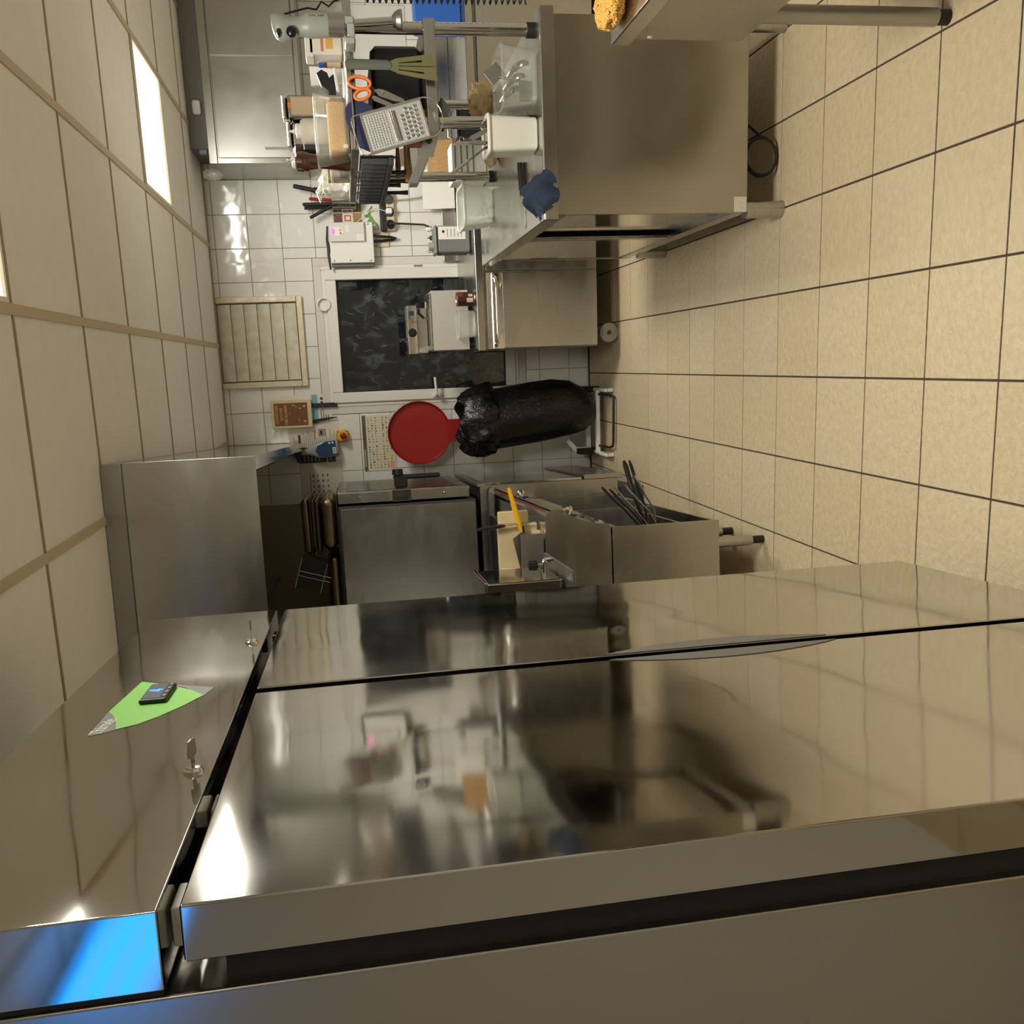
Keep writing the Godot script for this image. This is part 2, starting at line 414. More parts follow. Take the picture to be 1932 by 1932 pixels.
const WIN := Rect2(-1.05, 0.47, 0.875, 1.24)
func make_setting():
	# floor: grout bed and one piece for each tile
	var fl := struct("floor", bx(Vector3(-3.0, -0.12, -3.3), Vector3(2.3, -0.004, 5.0)), M.floor_grout)
	var shapes := []
	for k in 3:
		var b := mb(); b.box(Vector3.ZERO, Vector3(0.2945, 0.012, 0.2945), 0.0015); shapes.append(b.mesh())
	var rest := mb()
	for i in range(-11, 17):
		for j in range(-9, 8):
			var c := Vector3(j * 0.3 + 0.15, -0.006, i * 0.3 + 0.15)
			if c.z < ZW - 0.1: continue
			if i <= 5 and j >= -6 and j <= 4:
				var o := MeshInstance3D.new(); o.name = "tile"; o.mesh = shapes[rng.randi() % 3]; o.material_override = M.floor_mats[rng.randi() % 4]
				o.position = c + Vector3(0, rng.randf_range(-0.0005, 0.0), 0); fl.add_child(o, true)
			else: rest.box(c, Vector3(0.2945, 0.012, 0.2945))
	var ro := part(fl, "outer_tiles", rest, M.floor_mats[0]); ro.set_meta("kind", "stuff")
	# back wall: mortar bed round the window, one glazed piece for each tile
	var w := mb()
	for r in rect_minus(Rect2(-2.9, -0.12, 5.1, 2.6), WIN): w.span(Vector3(r.position.x, r.position.y, ZW - 0.2), Vector3(r.end.x, r.end.y, ZW - 0.005))
	var wall := struct("wall_back", w, M.grout)
	var full := mb(); full.box(Vector3.ZERO, Vector3(0.1965, 0.1965, 0.010), 0.0012)
	var fm := full.mesh()
	for i in range(-9, 8):
		for k in range(-1, 13):
			var y0 := 2.13 - 0.2 * 11 + 0.2 * k; var x0 := 0.336 - 0.2 + 0.2 * i
			var cell := Rect2(x0, maxf(y0, 0.0), 0.2, minf(y0 + 0.2, CEIL) - maxf(y0, 0.0))
			if cell.size.y < 0.01: continue
			for r in rect_minus(cell, WIN.grow(0.048)):
				if r.size.x < 0.012 or r.size.y < 0.012: continue
				var o := MeshInstance3D.new(); o.name = "tile"; o.material_override = M.tile_mats[rng.randi() % 4]
				if r.size.is_equal_approx(Vector2(0.2, 0.2)): o.mesh = fm
				else:
					var b := mb(); b.box(Vector3.ZERO, Vector3(r.size.x - 0.0035, r.size.y - 0.0035, 0.010), 0.0012); o.mesh = b.mesh()
				o.position = Vector3(r.get_center().x, r.get_center().y, ZW - 0.005)
				o.rotation = Vector3(rng.randf_range(-0.002, 0.002), rng.randf_range(-0.002, 0.002), 0)
				wall.add_child(o, true)
	# the other walls, with thickness
	struct("wall_left", bx(Vector3(-1.1, -0.12, -3.4), Vector3(-0.86, 2.5, 5.2), 0.0, LF), M.wall_paint)
	struct("wall_right", bx(Vector3(2.0, -0.12, -3.3), Vector3(2.2, 2.5, 5.0)), M.wall_paint)
	struct("wall_rear", bx(Vector3(-3.0, -0.12, 4.8), Vector3(2.2, 2.5, 5.0)), M.wall_paint)
	# ceiling: slab, one lay-in panel for each field, wide main runners and thin cross bars
	var ce := struct("ceiling", bx(Vector3(-3.0, CEIL + 0.05, -3.3), Vector3(2.3, CEIL + 0.2, 5.0)), M.wall_paint)
	var pan := mb(); pan.box(Vector3.ZERO, Vector3(0.594, 0.02, 0.594), 0.002)
	var pm := pan.mesh()
	var lit := {}
	for l in LAMPS: lit[Vector2i(roundi((l[0] - 0.26) / 0.6), roundi((l[1] + 1.5) / 0.6))] = true
	for i in range(-6, 4):
		for k in range(-3, 11):
			var cx := 0.26 + 0.6 * i; var cz := -1.5 + 0.6 * k
			if cx > 2.2 or cz > 4.95: continue
			if lit.has(Vector2i(i, k)): continue
			var o := MeshInstance3D.new(); o.name = "ceiling_panel"; o.mesh = pm; o.material_override = M.ceil_mats[rng.randi() % 3]
			o.position = Vector3(cx, CEIL + 0.012, cz); ce.add_child(o, true)
	for i in range(-6, 5):
		part(ce, "main_runner", bx(Vector3(-0.04 + 0.6 * i - 0.013, CEIL - 0.003, -3.04), Vector3(-0.04 + 0.6 * i + 0.013, CEIL + 0.001, 4.8)), M.t_bar)
	for k in range(-3, 12):
		part(ce, "cross_bar", bx(Vector3(-2.9, CEIL - 0.0015, -1.2 + 0.6 * k - 0.005), Vector3(2.1, CEIL + 0.0015, -1.2 + 0.6 * k + 0.005)), M.t_bar_thin)
	# perimeter angle along the back wall
	var tr := bx(Vector3(-1.5, CEIL - 0.004, ZW), Vector3(2.0, CEIL + 0.001, ZW + 0.018)); struct("trim_1", tr, M.t_bar_thin)

func make_window():
	var w := Node3D.new(); w.name = "window_1"; add_child(w); w.set_meta("kind", "structure")
	var x0 := WIN.position.x; var x1 := WIN.end.x; var y0 := WIN.position.y; var y1 := WIN.end.y
	var fr := frame_mesh(x0, x1, y0, y1, 0.028, ZW - 0.14, ZW + 0.008, 0.004)
	part(w, "window_frame", fr, M.pvc)
	part(w, "plaster_reveal", frame_mesh(x0 - 0.046, x1 + 0.046, y0 - 0.046, y1 + 0.046, 0.046, ZW - 0.02, ZW + 0.003, 0.002), M.wall_paint)
	part(w, "dirt_film", film(x0 + 0.09, x1 - 0.09, y0 + 0.09, y1 - 0.09, ZW - 0.0165), dirt_mat())
	part(w, "sash", frame_mesh(x0 + 0.024, x1 - 0.024, y0 + 0.024, y1 - 0.024, 0.066, ZW - 0.05, ZW + 0.024, 0.006), M.pvc)
	part(w, "glazing_seal", frame_mesh(x0 + 0.088, x1 - 0.088, y0 + 0.088, y1 - 0.088, 0.006, ZW - 0.03, ZW - 0.006, 0.0), M.rubber)
	part(w, "pane", bx(Vector3(x0 + 0.084, y0 + 0.084, ZW - 0.024), Vector3(x1 - 0.084, y1 - 0.084, ZW - 0.018)), M.pane)
	var h := mb()
	var p := at_z(826, 745, ZW + 0.024)
	h.span(p + Vector3(-0.014, -0.035, 0), p + Vector3(0.014, 0.035, 0.012), 0.005)
	h.tube([p + Vector3(0, 0.012, 0.01), p + Vector3(0, 0.012, 0.04), p + Vector3(0.012, 0.012, 0.05), p + Vector3(0.115, 0.018, 0.05)], [0.009, 0.009, 0.009, 0.008], 10)
	part(w, "handle", h, M.white_gloss)
	for py in [500.0]:
		for px in [644.0, 788.0]:
			var q := at_z(px, py, ZW + 0.006)
			var hb := mb(); hb.cyl(q + Vector3(-0.004, -0.026, 0.006), q + Vector3(-0.004, 0.026, 0.006), 0.006, 10)
			part(w, "hinge", hb, M.chrome)
	# garden beyond the pane: added dark panel hides the sky; bush in the dusk
	solo("sky_hiding_panel", bx(Vector3(-2.6, -0.1, -4.7), Vector3(1.6, 3.2, -4.6)), mat(c8(40, 44, 40), 0.9), "added dark panel hiding the sky behind the window pane", "wall")
	var lf := mb()
	for k in 900:
		var c := Vector3(rng.randf_range(-1.5, -0.2), 0.0, rng.randf_range(-4.0, -3.35))
		c.y = rng.randf_range(0.1, 0.80) - 0.28 * (c.x + 0.8)
		var d := Vector3(rng.randf_range(-1, 1), rng.randf_range(-0.6, 1), rng.randf_range(-1, 1)).normalized()
		var s := d.cross(Vector3(rng.randf_range(-1, 1), 0.3, rng.randf_range(-1, 1))).normalized() * 0.018
		var nn := d.cross(s).normalized(); d *= 0.07
		lf.tri(c, c + d * 0.5 + s, c + d, nn, nn, nn); lf.tri(c, c + d, c + d * 0.5 - s, nn, nn, nn)
	var bush := thing("garden_bush", "leafy bush behind the window in bluish dusk light", "bush", Vector3(-0.6, 0, -3.9))
	var lo := part(bush, "leaves", lf, M.leaf); lo.set_meta("kind", "stuff")
	var tw := mb()
	for k in 7: tw.tube([Vector3(-0.6 + 0.1 * k - 0.3, -0.1, -3.9), Vector3(-0.6 + 0.2 * k - 0.6, 0.5, -3.85), Vector3(-0.6 + 0.25 * k - 0.75, 0.9, -3.8)], [0.012, 0.008, 0.004], 6)
	part(bush, "stem", tw, mat(c8(60, 48, 38), 0.9))
	solo("garden_ground", bx(Vector3(-3, -0.2, -4.6), Vector3(2.5, -0.1, -3.3)), mat(c8(44, 42, 34), 1.0), "dark earth of the garden below the window", "ground")

func film(x0: float, x1: float, y0: float, y1: float, z: float) -> MB:
	var b := mb(); b.face(Vector3(x0, y1, z), Vector3(x1, y1, z), Vector3(x1, y0, z), Vector3(x0, y0, z), Vector3.BACK); return b
func dirt_mat() -> StandardMaterial3D:      # dried splashes and wiping marks on the pane
	var n1 := noise_img(256, 0.025, 71, 5, 60.0); var im := Image.create(256, 256, false, Image.FORMAT_RGBA8)
	for y in 256:
		for x in 256:
			var a := clampf((n1.get_pixel(x, y).r - 0.56) * 1.1, 0.0, 0.30)
			im.set_pixel(x, y, Color(0.50, 0.54, 0.53, a + 0.03))
	for k in 60:
		var p := Vector2(rng.randf_range(10, 240), rng.randf_range(10, 240)); var d := Vector2.from_angle(rng.randf_range(0.0, PI)) * 0.8
		for i in rng.randi_range(4, 18):
			p += d; d = d.rotated(rng.randf_range(-0.25, 0.25))
			if p.x > 1 and p.x < 254 and p.y > 1 and p.y < 254: im.set_pixel(int(p.x), int(p.y), Color(0.62, 0.66, 0.70, 0.42))
	var m := mat(Color.WHITE, 0.7); m.albedo_texture = ImageTexture.create_from_image(im); m.transparency = BaseMaterial3D.TRANSPARENCY_ALPHA; return m
func frame_mesh(x0: float, x1: float, y0: float, y1: float, w: float, z0: float, z1: float, r: float) -> MB:
	var b := mb()
	b.span(Vector3(x0, y0, z0), Vector3(x0 + w, y1, z1), r); b.span(Vector3(x1 - w, y0, z0), Vector3(x1, y1, z1), r)
	b.span(Vector3(x0 + w, y0, z0), Vector3(x1 - w, y0 + w, z1), r); b.span(Vector3(x0 + w, y1 - w, z0), Vector3(x1 - w, y1, z1), r)
	return b
func L(v: float, y: float, u: float) -> Vector3: return Vector3(v, y, u)
func lw(p: Vector3) -> Vector3: return LF * p
func make_left_line():
	make_fridge(); make_hood(); make_range(); make_oven(); make_tap_box(); make_blue_source()

func make_fridge():
	var t := thing("refrigerator", "tall two-door stainless steel refrigerator with green sticker on its top panel", "refrigerator", lw(L(-0.4, 0, 1.49)))
	var U0 := 0.80; var U1 := 2.186; var UM := 1.493
	part(t, "body", bx(L(-0.80, 0.12, U0), L(-0.086, 2.095, U1), 0.004, LF), M.steel_panel)
	part(t, "base_rail", bx(L(-0.09, 0.12, U0), L(-0.02, 0.165, U1), 0.003, LF), M.steel_dull)
	part(t, "top_panel", bx(L(-0.078, 1.803, U0 - 0.004), L(0.0, 2.095, U1 + 0.004), 0.002, LF), M.steel_door)
	part(t, "panel_seal", bx(L(-0.088, 1.806, U0 + 0.004), L(-0.078, 2.09, U1 - 0.004), 0.0, LF), M.gasket)
	for d in [[U0, UM - 0.018], [UM + 0.013, U1]]:
		var o := part(t, "door", bx(L(-0.056, 0.178, d[0]), L(0.0, 1.785, d[1]), 0.0025, LF), M.steel_door)
		part(o, "gasket", bx(L(-0.087, 0.21, d[0] + 0.02), L(-0.056, 1.75, d[1] - 0.012), 0.0, LF), M.gasket)
		var far: bool = d[0] < 1.0
		# lens-shaped finger grip sunk along the meeting edge
		var g := mb(LF); var poly := []
		var ys0 := 0.762; var ys1 := 1.185
		for k in 17:
			var f := k / 16.0; var y := lerpf(ys0, ys1, f)
			poly.append(Vector2((-1.0 if far else 1.0) * ((0.0195 if far else 0.0145) + 0.046 * sin(PI * f) ** 0.8), y))
		g.prism(poly, L(-0.004, 0, UM), L(0, 0, 1), L(0, 1, 0), L(0.0052, 0, 0))
		part(o, "finger_grip", g, M.grip)
	part(t, "centre_post", bx(L(-0.086, 0.18, UM - 0.06), L(-0.070, 1.78, UM + 0.06), 0.0, LF), M.gasket)
	part(t, "hinge", bx(L(-0.060, 1.786, 2.10), L(-0.02, 1.801, 2.15), 0.002, LF), M.white_plastic)
	part(t, "hinge", bx(L(-0.052, 1.786, 1.85), L(-0.03, 1.801, 1.90), 0.002, LF), M.white_plastic)
	part(t, "hinge", bx(L(-0.05, 1.786, 0.98), L(-0.012, 1.797, 1.02), 0.002, LF), M.chrome)
	for c in [L(-0.1, 0, U0 + 0.08), L(-0.1, 0, U1 - 0.08), L(-0.72, 0, U0 + 0.08), L(-0.72, 0, U1 - 0.08)]:
		var f := mb(LF); f.cyl(c, c + Vector3(0, 0.12, 0), 0.024); f.cyl(c, c + Vector3(0, 0.02, 0), 0.032)
		part(t, "foot", f, M.steel_dull)
	# sticker: green field, grey ends, lettering, thermostat
	var g1 := mb(LF); var pts := []
	for q in [[268.0, 1287.0], [300.0, 1290.5], [330.0, 1295.0], [360.0, 1302.0], [384.0, 1312.0], [345.0, 1332.0], [300.0, 1352.0], [260.0, 1367.0], [218.0, 1377.0], [219.0, 1366.0], [216.0, 1355.0], [211.0, 1348.0], [205.0, 1344.0]]:
		var p := at_v(q[0], q[1], 0.0); pts.append(Vector2(p.z, p.y))
	g1.prism(pts, L(0.0002, 0, 0), L(0, 0, 1), L(0, 1, 0), L(0.0006, 0, 0))
	var stk := part(t, "green_sticker", g1, M.sticker_green, "green leaf-shaped control sticker")
	var g2 := mb(LF); pts = []
	for q in [[268.0, 1286.8], [404.0, 1297.0], [384.5, 1312.5], [350.0, 1298.0], [310.0, 1290.0]]:
		var p := at_v(q[0], q[1], 0.0); pts.append(Vector2(p.z, p.y))
	g2.prism(pts, L(0.0002, 0, 0), L(0, 0, 1), L(0, 1, 0), L(0.0003, 0, 0))
	part(stk, "grey_field", g2, M.sticker_grey)
	g2 = mb(LF); pts = []
	for q in [[165.0, 1390.0], [205.0, 1343.5], [212.0, 1349.0], [217.0, 1356.0], [219.5, 1366.0], [218.0, 1377.5], [190.0, 1385.0]]:
		var p := at_v(q[0], q[1], 0.0); pts.append(Vector2(p.z, p.y))
	g2.prism(pts, L(0.0002, 0, 0), L(0, 0, 1), L(0, 1, 0), L(0.0003, 0, 0))
	part(stk, "grey_field", g2, M.sticker_grey)
	var rt := LF.basis * L(0, 0, -1); var up := Vector3.UP
	var ta := at_v(177, 1385.5, 0.0009); var tb := at_v(210, 1357, 0.0009)
	var tr_ := (LF.basis * (tb - ta)).normalized(); var tu := (LF.basis * L(1, 0, 0)).cross(tr_).normalized()
	letters(stk, "lettering", "Thirode", M.white_plastic, lw((ta + tb) * 0.5), tr_, tu, 0.019, 0.0004, true, (tb - ta).length())
	var dp := part(t, "thermostat", bx(L(0.0, 1.921, 1.424), L(0.009, 1.964, 1.518), 0.003, LF), M.black)
	part(dp, "screen_glass", bx(L(0.009, 1.932, 1.428), L(0.0096, 1.960, 1.514), 0.0, LF), M.dark_plastic)
	for k in 4:
		var bt := mb(LF); bt.box(L(0.0095, 1.9265, 1.437 + k * 0.022), Vector3(0.001, 0.005, 0.012), 0.0)
		part(dp, "button", bt, M.grey_plastic)
	letters(dp, "display_digit", "4", M.blue_glow, lw(L(0.0098, 1.946, 1.470)), rt, up, 0.022, 0.0004)
	for k in [[1.842, 1.827, false], [1.128, 1.828, true]]:
		var lk := mb(LF); var o := L(0.0, k[1], k[0])
		lk.lathe(o, [Vector2(0.013, 0), Vector2(0.013, 0.003), Vector2(0.010, 0.005), Vector2(0.0095, 0.007), Vector2(0.0, 0.0075)], Basis(L(0, 0, 1), L(1, 0, 0), L(0, 1, 0)), 20)
		var lo := part(t, "lock", lk, M.chrome)
		var ky := mb(LF)
		if k[2]: ky.prism([Vector2(0, -0.002), Vector2(0.018, -0.002), Vector2(0.02, -0.009), Vector2(0.038, -0.009), Vector2(0.04, 0.009), Vector2(0.02, 0.009), Vector2(0.018, 0.002), Vector2(0, 0.002)], o + L(0.007, 0, -0.0008), L(1, 0, 0), L(0, 0.2, 0), L(0, 0, 0.0018))
		else: ky.prism([Vector2(0, -0.0035), Vector2(0.012, -0.0035), Vector2(0.013, -0.011), Vector2(0.021, -0.012), Vector2(0.034, -0.009), Vector2(0.035, 0.0), Vector2(0.034, 0.009), Vector2(0.021, 0.012), Vector2(0.013, 0.011), Vector2(0.012, 0.0035), Vector2(0, 0.0035)], o + L(0.007, -0.001, 0), L(1, 0, 0), L(0, 0.25, 0.97), L(0, 0.0018, -0.0004))
		part(lo, "key", ky, M.blade)

func make_hood():
	var t := thing("extractor_hood", "large stainless steel extractor hood hanging under the ceiling over the cooking line", "hood", lw(L(-0.25, 1.90, -1.5)))
	var u0 := -2.99; var u1 := 0.039; var v1 := 0.352; var v0 := -0.855
	var y0 := 1.90; var y1 := 2.30; var th := 0.003
	part(t, "end_panel", bx(L(v0, y0, u1 - th), L(v1, y1, u1), 0.001, LF), M.steel)
	part(t, "front_panel", bx(L(v1 - th, y0, u0), L(v1, y1, u1 - th), 0.0, LF), M.steel_mirror)
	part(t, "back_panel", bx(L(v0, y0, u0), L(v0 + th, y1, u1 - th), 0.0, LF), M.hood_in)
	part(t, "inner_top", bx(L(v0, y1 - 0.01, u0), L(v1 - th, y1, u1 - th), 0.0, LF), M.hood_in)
	var rim := mb(LF)
	rim.span(L(v1 - 0.046, y0, u0), L(v1 - th, y0 + 0.004, u1 - th)); rim.span(L(v1 - 0.046, y0, u0), L(v1 - 0.043, y0 + 0.05, u1 - th))
	part(t, "gutter_rim", rim, M.steel_mirror)
	part(t, "top_skirt", bx(L(v0, y1 + 0.004, u0), L(v1 - 0.002, CEIL, u1 - 0.002), 0.0, LF), M.steel_dull)
	part(t, "seam_strip", bx(L(v0, y1, u0), L(v1 - 0.006, y1 + 0.004, u1 - 0.006), 0.0, LF), M.gap_grey)
	for k in 30:
		var b := mb(LF); var u := -0.03 - k * 0.034
		b.box(L(-0.30, 2.05, u), Vector3(0.006, 0.34, 0.018), 0.0, Basis(Vector3.BACK, -0.7))
		part(t, "filter_slat", b, M.steel)
	part(t, "filter_back", bx(L(-0.5, 2.1, -2.9), L(-0.49, 2.28, 0.0), 0.0, LF), M.gap_grey)

func make_range():
	var t := thing("cooking_range", "low stainless cooking range with rounded front rail, chrome knobs and open base", "range", lw(L(-0.35, 0, -1.08)))
	var u0 := -1.82; var u1 := -0.35
	# profile of the upper body: front fascia slopes in below the bullnose
	var prof := [Vector2(-0.8, 0.64), Vector2(0.003, 0.64), Vector2(0.004, 0.665), Vector2(0.012, 0.715), Vector2(0.028, 0.745), Vector2(0.036, 0.80), Vector2(0.036, 0.845)]
	for k in 9: prof.append(Vector2(0.041 + 0.036 * sin(PI * k / 8.0), 0.868 - 0.023 * cos(PI * k / 8.0)))
	prof.append(Vector2(0.0, 0.892)); prof.append(Vector2(-0.8, 0.892))
	var b := mb(LF); b.prism(prof, L(0, 0, u0), L(1, 0, 0), L(0, 1, 0), L(0, 0, u1 - u0 - 0.012)); part(t, "upper_body", b, M.steel_mirror)
	b = mb(LF); b.prism([Vector2(-0.8, 0.642), Vector2(0.0, 0.642), Vector2(0.01, 0.648), Vector2(0.020, 0.70), Vector2(0.035, 0.75), Vector2(0.045, 0.78), Vector2(0.058, 0.80), Vector2(0.062, 0.826), Vector2(0.078, 0.827), Vector2(0.077, 0.87), Vector2(0.068, 0.888), Vector2(0.05, 0.895), Vector2(-0.8, 0.895)], L(0, 0, u1 - 0.012), L(1, 0, 0), L(0, 1, 0), L(0, 0, 0.012)); part(t, "end_panel", b, M.steel)
	# base: ends, floor and back, open towards the room
	part(t, "base_end_panel", bx(L(-0.8, 0.205, u1 - 0.012), L(0.0, 0.636, u1), 0.001, LF), M.steel)
	part(t, "base_end_panel", bx(L(-0.8, 0.205, u0), L(0.0, 0.636, u0 + 0.012), 0.001, LF), M.steel)
	part(t, "base_end_panel", bx(L(-0.8, 0.205, -1.10), L(-0.004, 0.636, -1.085), 0.001, LF), M.steel)
	part(t, "base_shelf", bx(L(-0.8, 0.205, u0 + 0.012), L(-0.002, 0.225, u1 - 0.012), 0.001, LF), M.steel)
	part(t, "base_shelf", bx(L(-0.8, 0.33, -1.085), L(-0.01, 0.34, u1 - 0.012), 0.001, LF), M.steel)
	part(t, "base_back", bx(L(-0.8, 0.225, u0 + 0.012), L(-0.79, 0.636, u1 - 0.012), 0.0, LF), M.steel_dull)
	part(t, "base_rail", bx(L(-0.03, 0.60, u0 + 0.012), L(-0.004, 0.636, u1 - 0.012), 0.001, LF), M.steel_mirror)
	for u in [-0.40, -0.70, -1.45, -1.76]:
		for v in [-0.096, -0.7]:
			var f := mb(LF); f.cyl(L(v, 0.05, u), L(v, 0.205, u), 0.021, 18)
			var fo := part(t, "leg", f, M.steel)
			var g := mb(LF); g.cyl(L(v, 0.0, u), L(v, 0.05, u), 0.016, 8); part(fo, "foot", g, M.black)
	for k in [[1085.0, 955.0, -0.47], [968.0, 921.0, -1.46]]:
		var kb := mb(LF); var o := L(0.034, 0.775, k[2])
		var bs := Basis(L(0, 0, 1), L(1, 0.25, 0).normalized(), L(-0.25, 1, 0).normalized())
		kb.lathe(o, [Vector2(0.034, 0.0), Vector2(0.034, 0.004), Vector2(0.02, 0.006), Vector2(0.018, 0.012)], bs, 20)
		var ko := part(t, "knob", kb, M.blue_dark)
		var kc := mb(LF); kc.lathe(o, [Vector2(0.012, 0.010), Vector2(0.012, 0.022), Vector2(0.023, 0.024), Vector2(0.024, 0.036), Vector2(0.017, 0.046), Vector2(0.0, 0.047)], bs, 20); part(ko, "cap", kc, M.chrome)
	# back upstand and a dark cooking plate on top
	part(t, "griddle_plate", bx(L(-0.72, 0.892, -1.78), L(-0.06, 0.905, -0.95), 0.003, LF), M.black_gloss)
	part(t, "side_plate", bx(L(-0.30, 0.895, -0.412), L(-0.012, 0.985, -0.40), 0.002, LF), M.steel_dull)
	# pans and ladles kept on the shelf of the open base, their handles pointing out
	var hs := [[1207.0, 962.0, 1177.0, 869.0, -0.72, 0.019, M.black], [1175.0, 958.0, 1135.0, 919.0, -0.62, 0.011, M.black], [1190.0, 962.0, 1150.0, 923.0, -0.55, 0.010, M.black], [1199.0, 963.0, 1158.0, 918.0, -0.50, 0.008, M.blade], [1218.0, 958.0, 1187.0, 868.0, -0.80, 0.013, M.black], [1222.0, 962.0, 1178.0, 915.0, -0.46, 0.008, M.blade], [1234.0, 960.0, 1198.0, 897.0, -0.66, 0.008, M.steel_dull]]
	for k in hs.size():
		var h: Array = hs[k]
		var p1 := at_u(h[2], h[3], h[4]); var p0 := at_u(h[0], h[1], h[4])
		var d := (p1 - p0)
		var c := L(-0.12, 0.352, h[4]) if k in [0, 1, 2, 4] else L(-0.12, 0.352, h[4])
		var pt := thing("steel_ladle", LADLES[k], "ladle", lw(L(-0.1, 0.341, h[4])), "utensils lying in the open base of the cooking range")
		var hb := mb(LF); hb.tube([L(-0.14, 0.35, h[4]), p0, p0 + d * 0.35 + L(0, 0.004, 0), p1 - d * 0.1, p1], [h[5] * 0.5, h[5] * 0.75, h[5], h[5], h[5] * 0.5], 8, true, 0.55); part(pt, "handle", hb, h[6])
		var bw := mb(LF); bw.ball(L(-0.18, 0.363, h[4]), Vector3(0.045, 0.02, 0.018), 14, 8); part(pt, "bowl", bw, M.steel_pan)

const LADLES := ["widest black-handled utensil lying in the open range base", "short black-handled utensil pointing highest out of the range base", "thin black-handled utensil between two others in the range base", "bare steel-handled utensil in the range base", "longest black-handled utensil with a hook end in the range base", "bright bent steel handle at the end of the range base", "grey-handled utensil lying lowest in the range base"]

func make_oven():
	var s := thing("oven_stand", "stainless base cabinet under the oven beside the tiled back wall", "cabinet", lw(L(-0.3, 0, -2.4)))
	part(s, "carcass", bx(L(-0.8, 0.16, -2.93), L(0.085, 0.93, -1.86), 0.002, LF), M.steel)
	part(s, "front_door", bx(L(0.085, 0.36, -2.925), L(0.10, 0.90, -1.87), 0.002, LF), M.steel_mirror)
	part(s, "drawer_front", bx(L(0.085, 0.13, -2.92), L(0.112, 0.35, -1.86), 0.003, LF), M.steel)
	part(s, "drawer_rail", bx(L(0.08, 0.90, -2.93), L(0.098, 0.945, -1.85), 0.002, LF), M.steel_dull)
	part(s, "plinth", bx(L(-0.75, 0.0, -2.9), L(0.03, 0.16, -1.9), 0.0, LF), M.dark_plastic)
	var t := thing("combi_oven", "stainless steel oven with glass door and black lever handle", "oven", lw(L(-0.3, 0.945, -2.4)))
	var y0 := 0.955; var y1 := 1.69; var u0 := -2.90; var u1 := -1.85
	part(t, "body", bx(L(-0.8, y0, u0), L(0.018, y1, u1), 0.003, LF), M.dark_plastic)
	var sp := part(t, "side_panel", bx(L(-0.78, y0 + 0.004, u1), L(0.006, y1 - 0.012, u1 + 0.008), 0.002, LF), M.steel)
	var sc := mb(LF); sc.lathe(L(-0.01, 1.37, u1 + 0.008), [Vector2(0.005, 0), Vector2(0.004, 0.002), Vector2(0, 0.0025)], Basis(L(1, 0, 0), L(0, 0, 1), L(0, -1, 0)), 10); part(sp, "screw", sc, M.chrome)
	for fz in [[u0 + 0.05], [u1 - 0.06]]:
		for fv in [-0.7, -0.06]:
			var f := mb(LF); f.cyl(L(fv, 0.945, fz[0]), L(fv, y0, fz[0]), 0.02, 12); part(t, "foot", f, M.black)
	var dr := part(t, "door_frame", door_frame(y0 + 0.03, y1, u0, u1 - 0.01), M.steel)
	part(dr, "door_glass", bx(L(0.086, y0 + 0.09, u0 + 0.05), L(0.094, y1 - 0.05, u1 - 0.06), 0.0, LF), M.black_gloss)
	var hd := mb(LF); var hu := u1 - 0.12
	hd.span(L(0.096, 1.31, hu - 0.03), L(0.15, 1.38, hu + 0.03), 0.006); hd.span(L(0.14, 1.13, hu - 0.022), L(0.165, 1.385, hu + 0.022), 0.008)
	var ho := part(t, "lever_handle", hd, M.black)
	var hk := mb(LF); hk.lathe(L(0.165, 1.36, hu), [Vector2(0.03, 0), Vector2(0.028, 0.03), Vector2(0, 0.032)], Basis(L(0, 0, 1), L(1, 0, 0), L(0, 1, 0)), 16); part(ho, "lever_knob", hk, M.black)
	part(t, "latch_plate", bx(L(0.03, 1.30, u1 - 0.012), L(0.092, 1.40, u1 - 0.004), 0.002, LF), M.chrome)
	for k in 2:
		var scr := mb(LF); scr.lathe(L(0.06, [1.12, 1.57][k], u1 - 0.01), [Vector2(0.007, 0), Vector2(0.005, 0.003), Vector2(0, 0.0035)], Basis(L(1, 0, 0), L(0, 0, 1), L(0, -1, 0)), 10); part(dr, "screw", scr, M.chrome)
	# pans and trays piled on the oven
	var g := "pans and trays piled on top of the oven"
	var pl := [[-0.22, 0.075, 1.692, 1.79, -2.5, -1.87, 0.045, 0.0, "deep brass-toned steel pan turned over on top of the oven"], [-0.235, 0.06, 1.792, 1.812, -2.5, -1.9, 0.018, 0.0, "thin dark baking tray lying directly on the overturned deep pan"], [-0.20, 0.055, 1.814, 1.83, -2.48, -1.9, 0.016, 0.0, "second thin baking tray in the pile on the oven"], [-0.24, 0.07, 1.833, 1.884, -2.45, -1.92, 0.03, 0.02, "shallow brownish pan topmost in the pile on the oven"], [-0.56, -0.24, 1.692, 1.765, -2.4, -1.89, 0.035, 0.0, "low brass-toned pan on the oven beside the pile of trays"]]
	for q in pl:
		var bb := mb(LF); var c := (L(q[0], q[2], q[4]) + L(q[1], q[3], q[5])) * 0.5
		bb.box(c, Vector3(q[1] - q[0], q[3] - q[2], q[5] - q[4]), q[6], Basis(Vector3.BACK, q[7]))
		var pt := thing("gastronorm_pan", q[8], "pan", lw(L(c.x, q[2], c.z)), g)
		part(pt, "bowl", bb, M.steel_pan)
		var rm := mb(LF); rm.box(L(c.x, q[2] + 0.003, c.z), Vector3(q[1] - q[0] + 0.016, 0.005, q[5] - q[4] + 0.016), 0.002); part(pt, "rim", rm, M.steel_pan)
	var bk := thing("fryer_basket", "dark grey wire-frame basket tilted on the pan over the oven", "basket", lw(L(-0.3, 1.77, -1.75)))
	var bs := Basis(Vector3.BACK, -0.30)
	var bo := L(-0.31, 1.845, -1.79)
	var bm := mb(LF)
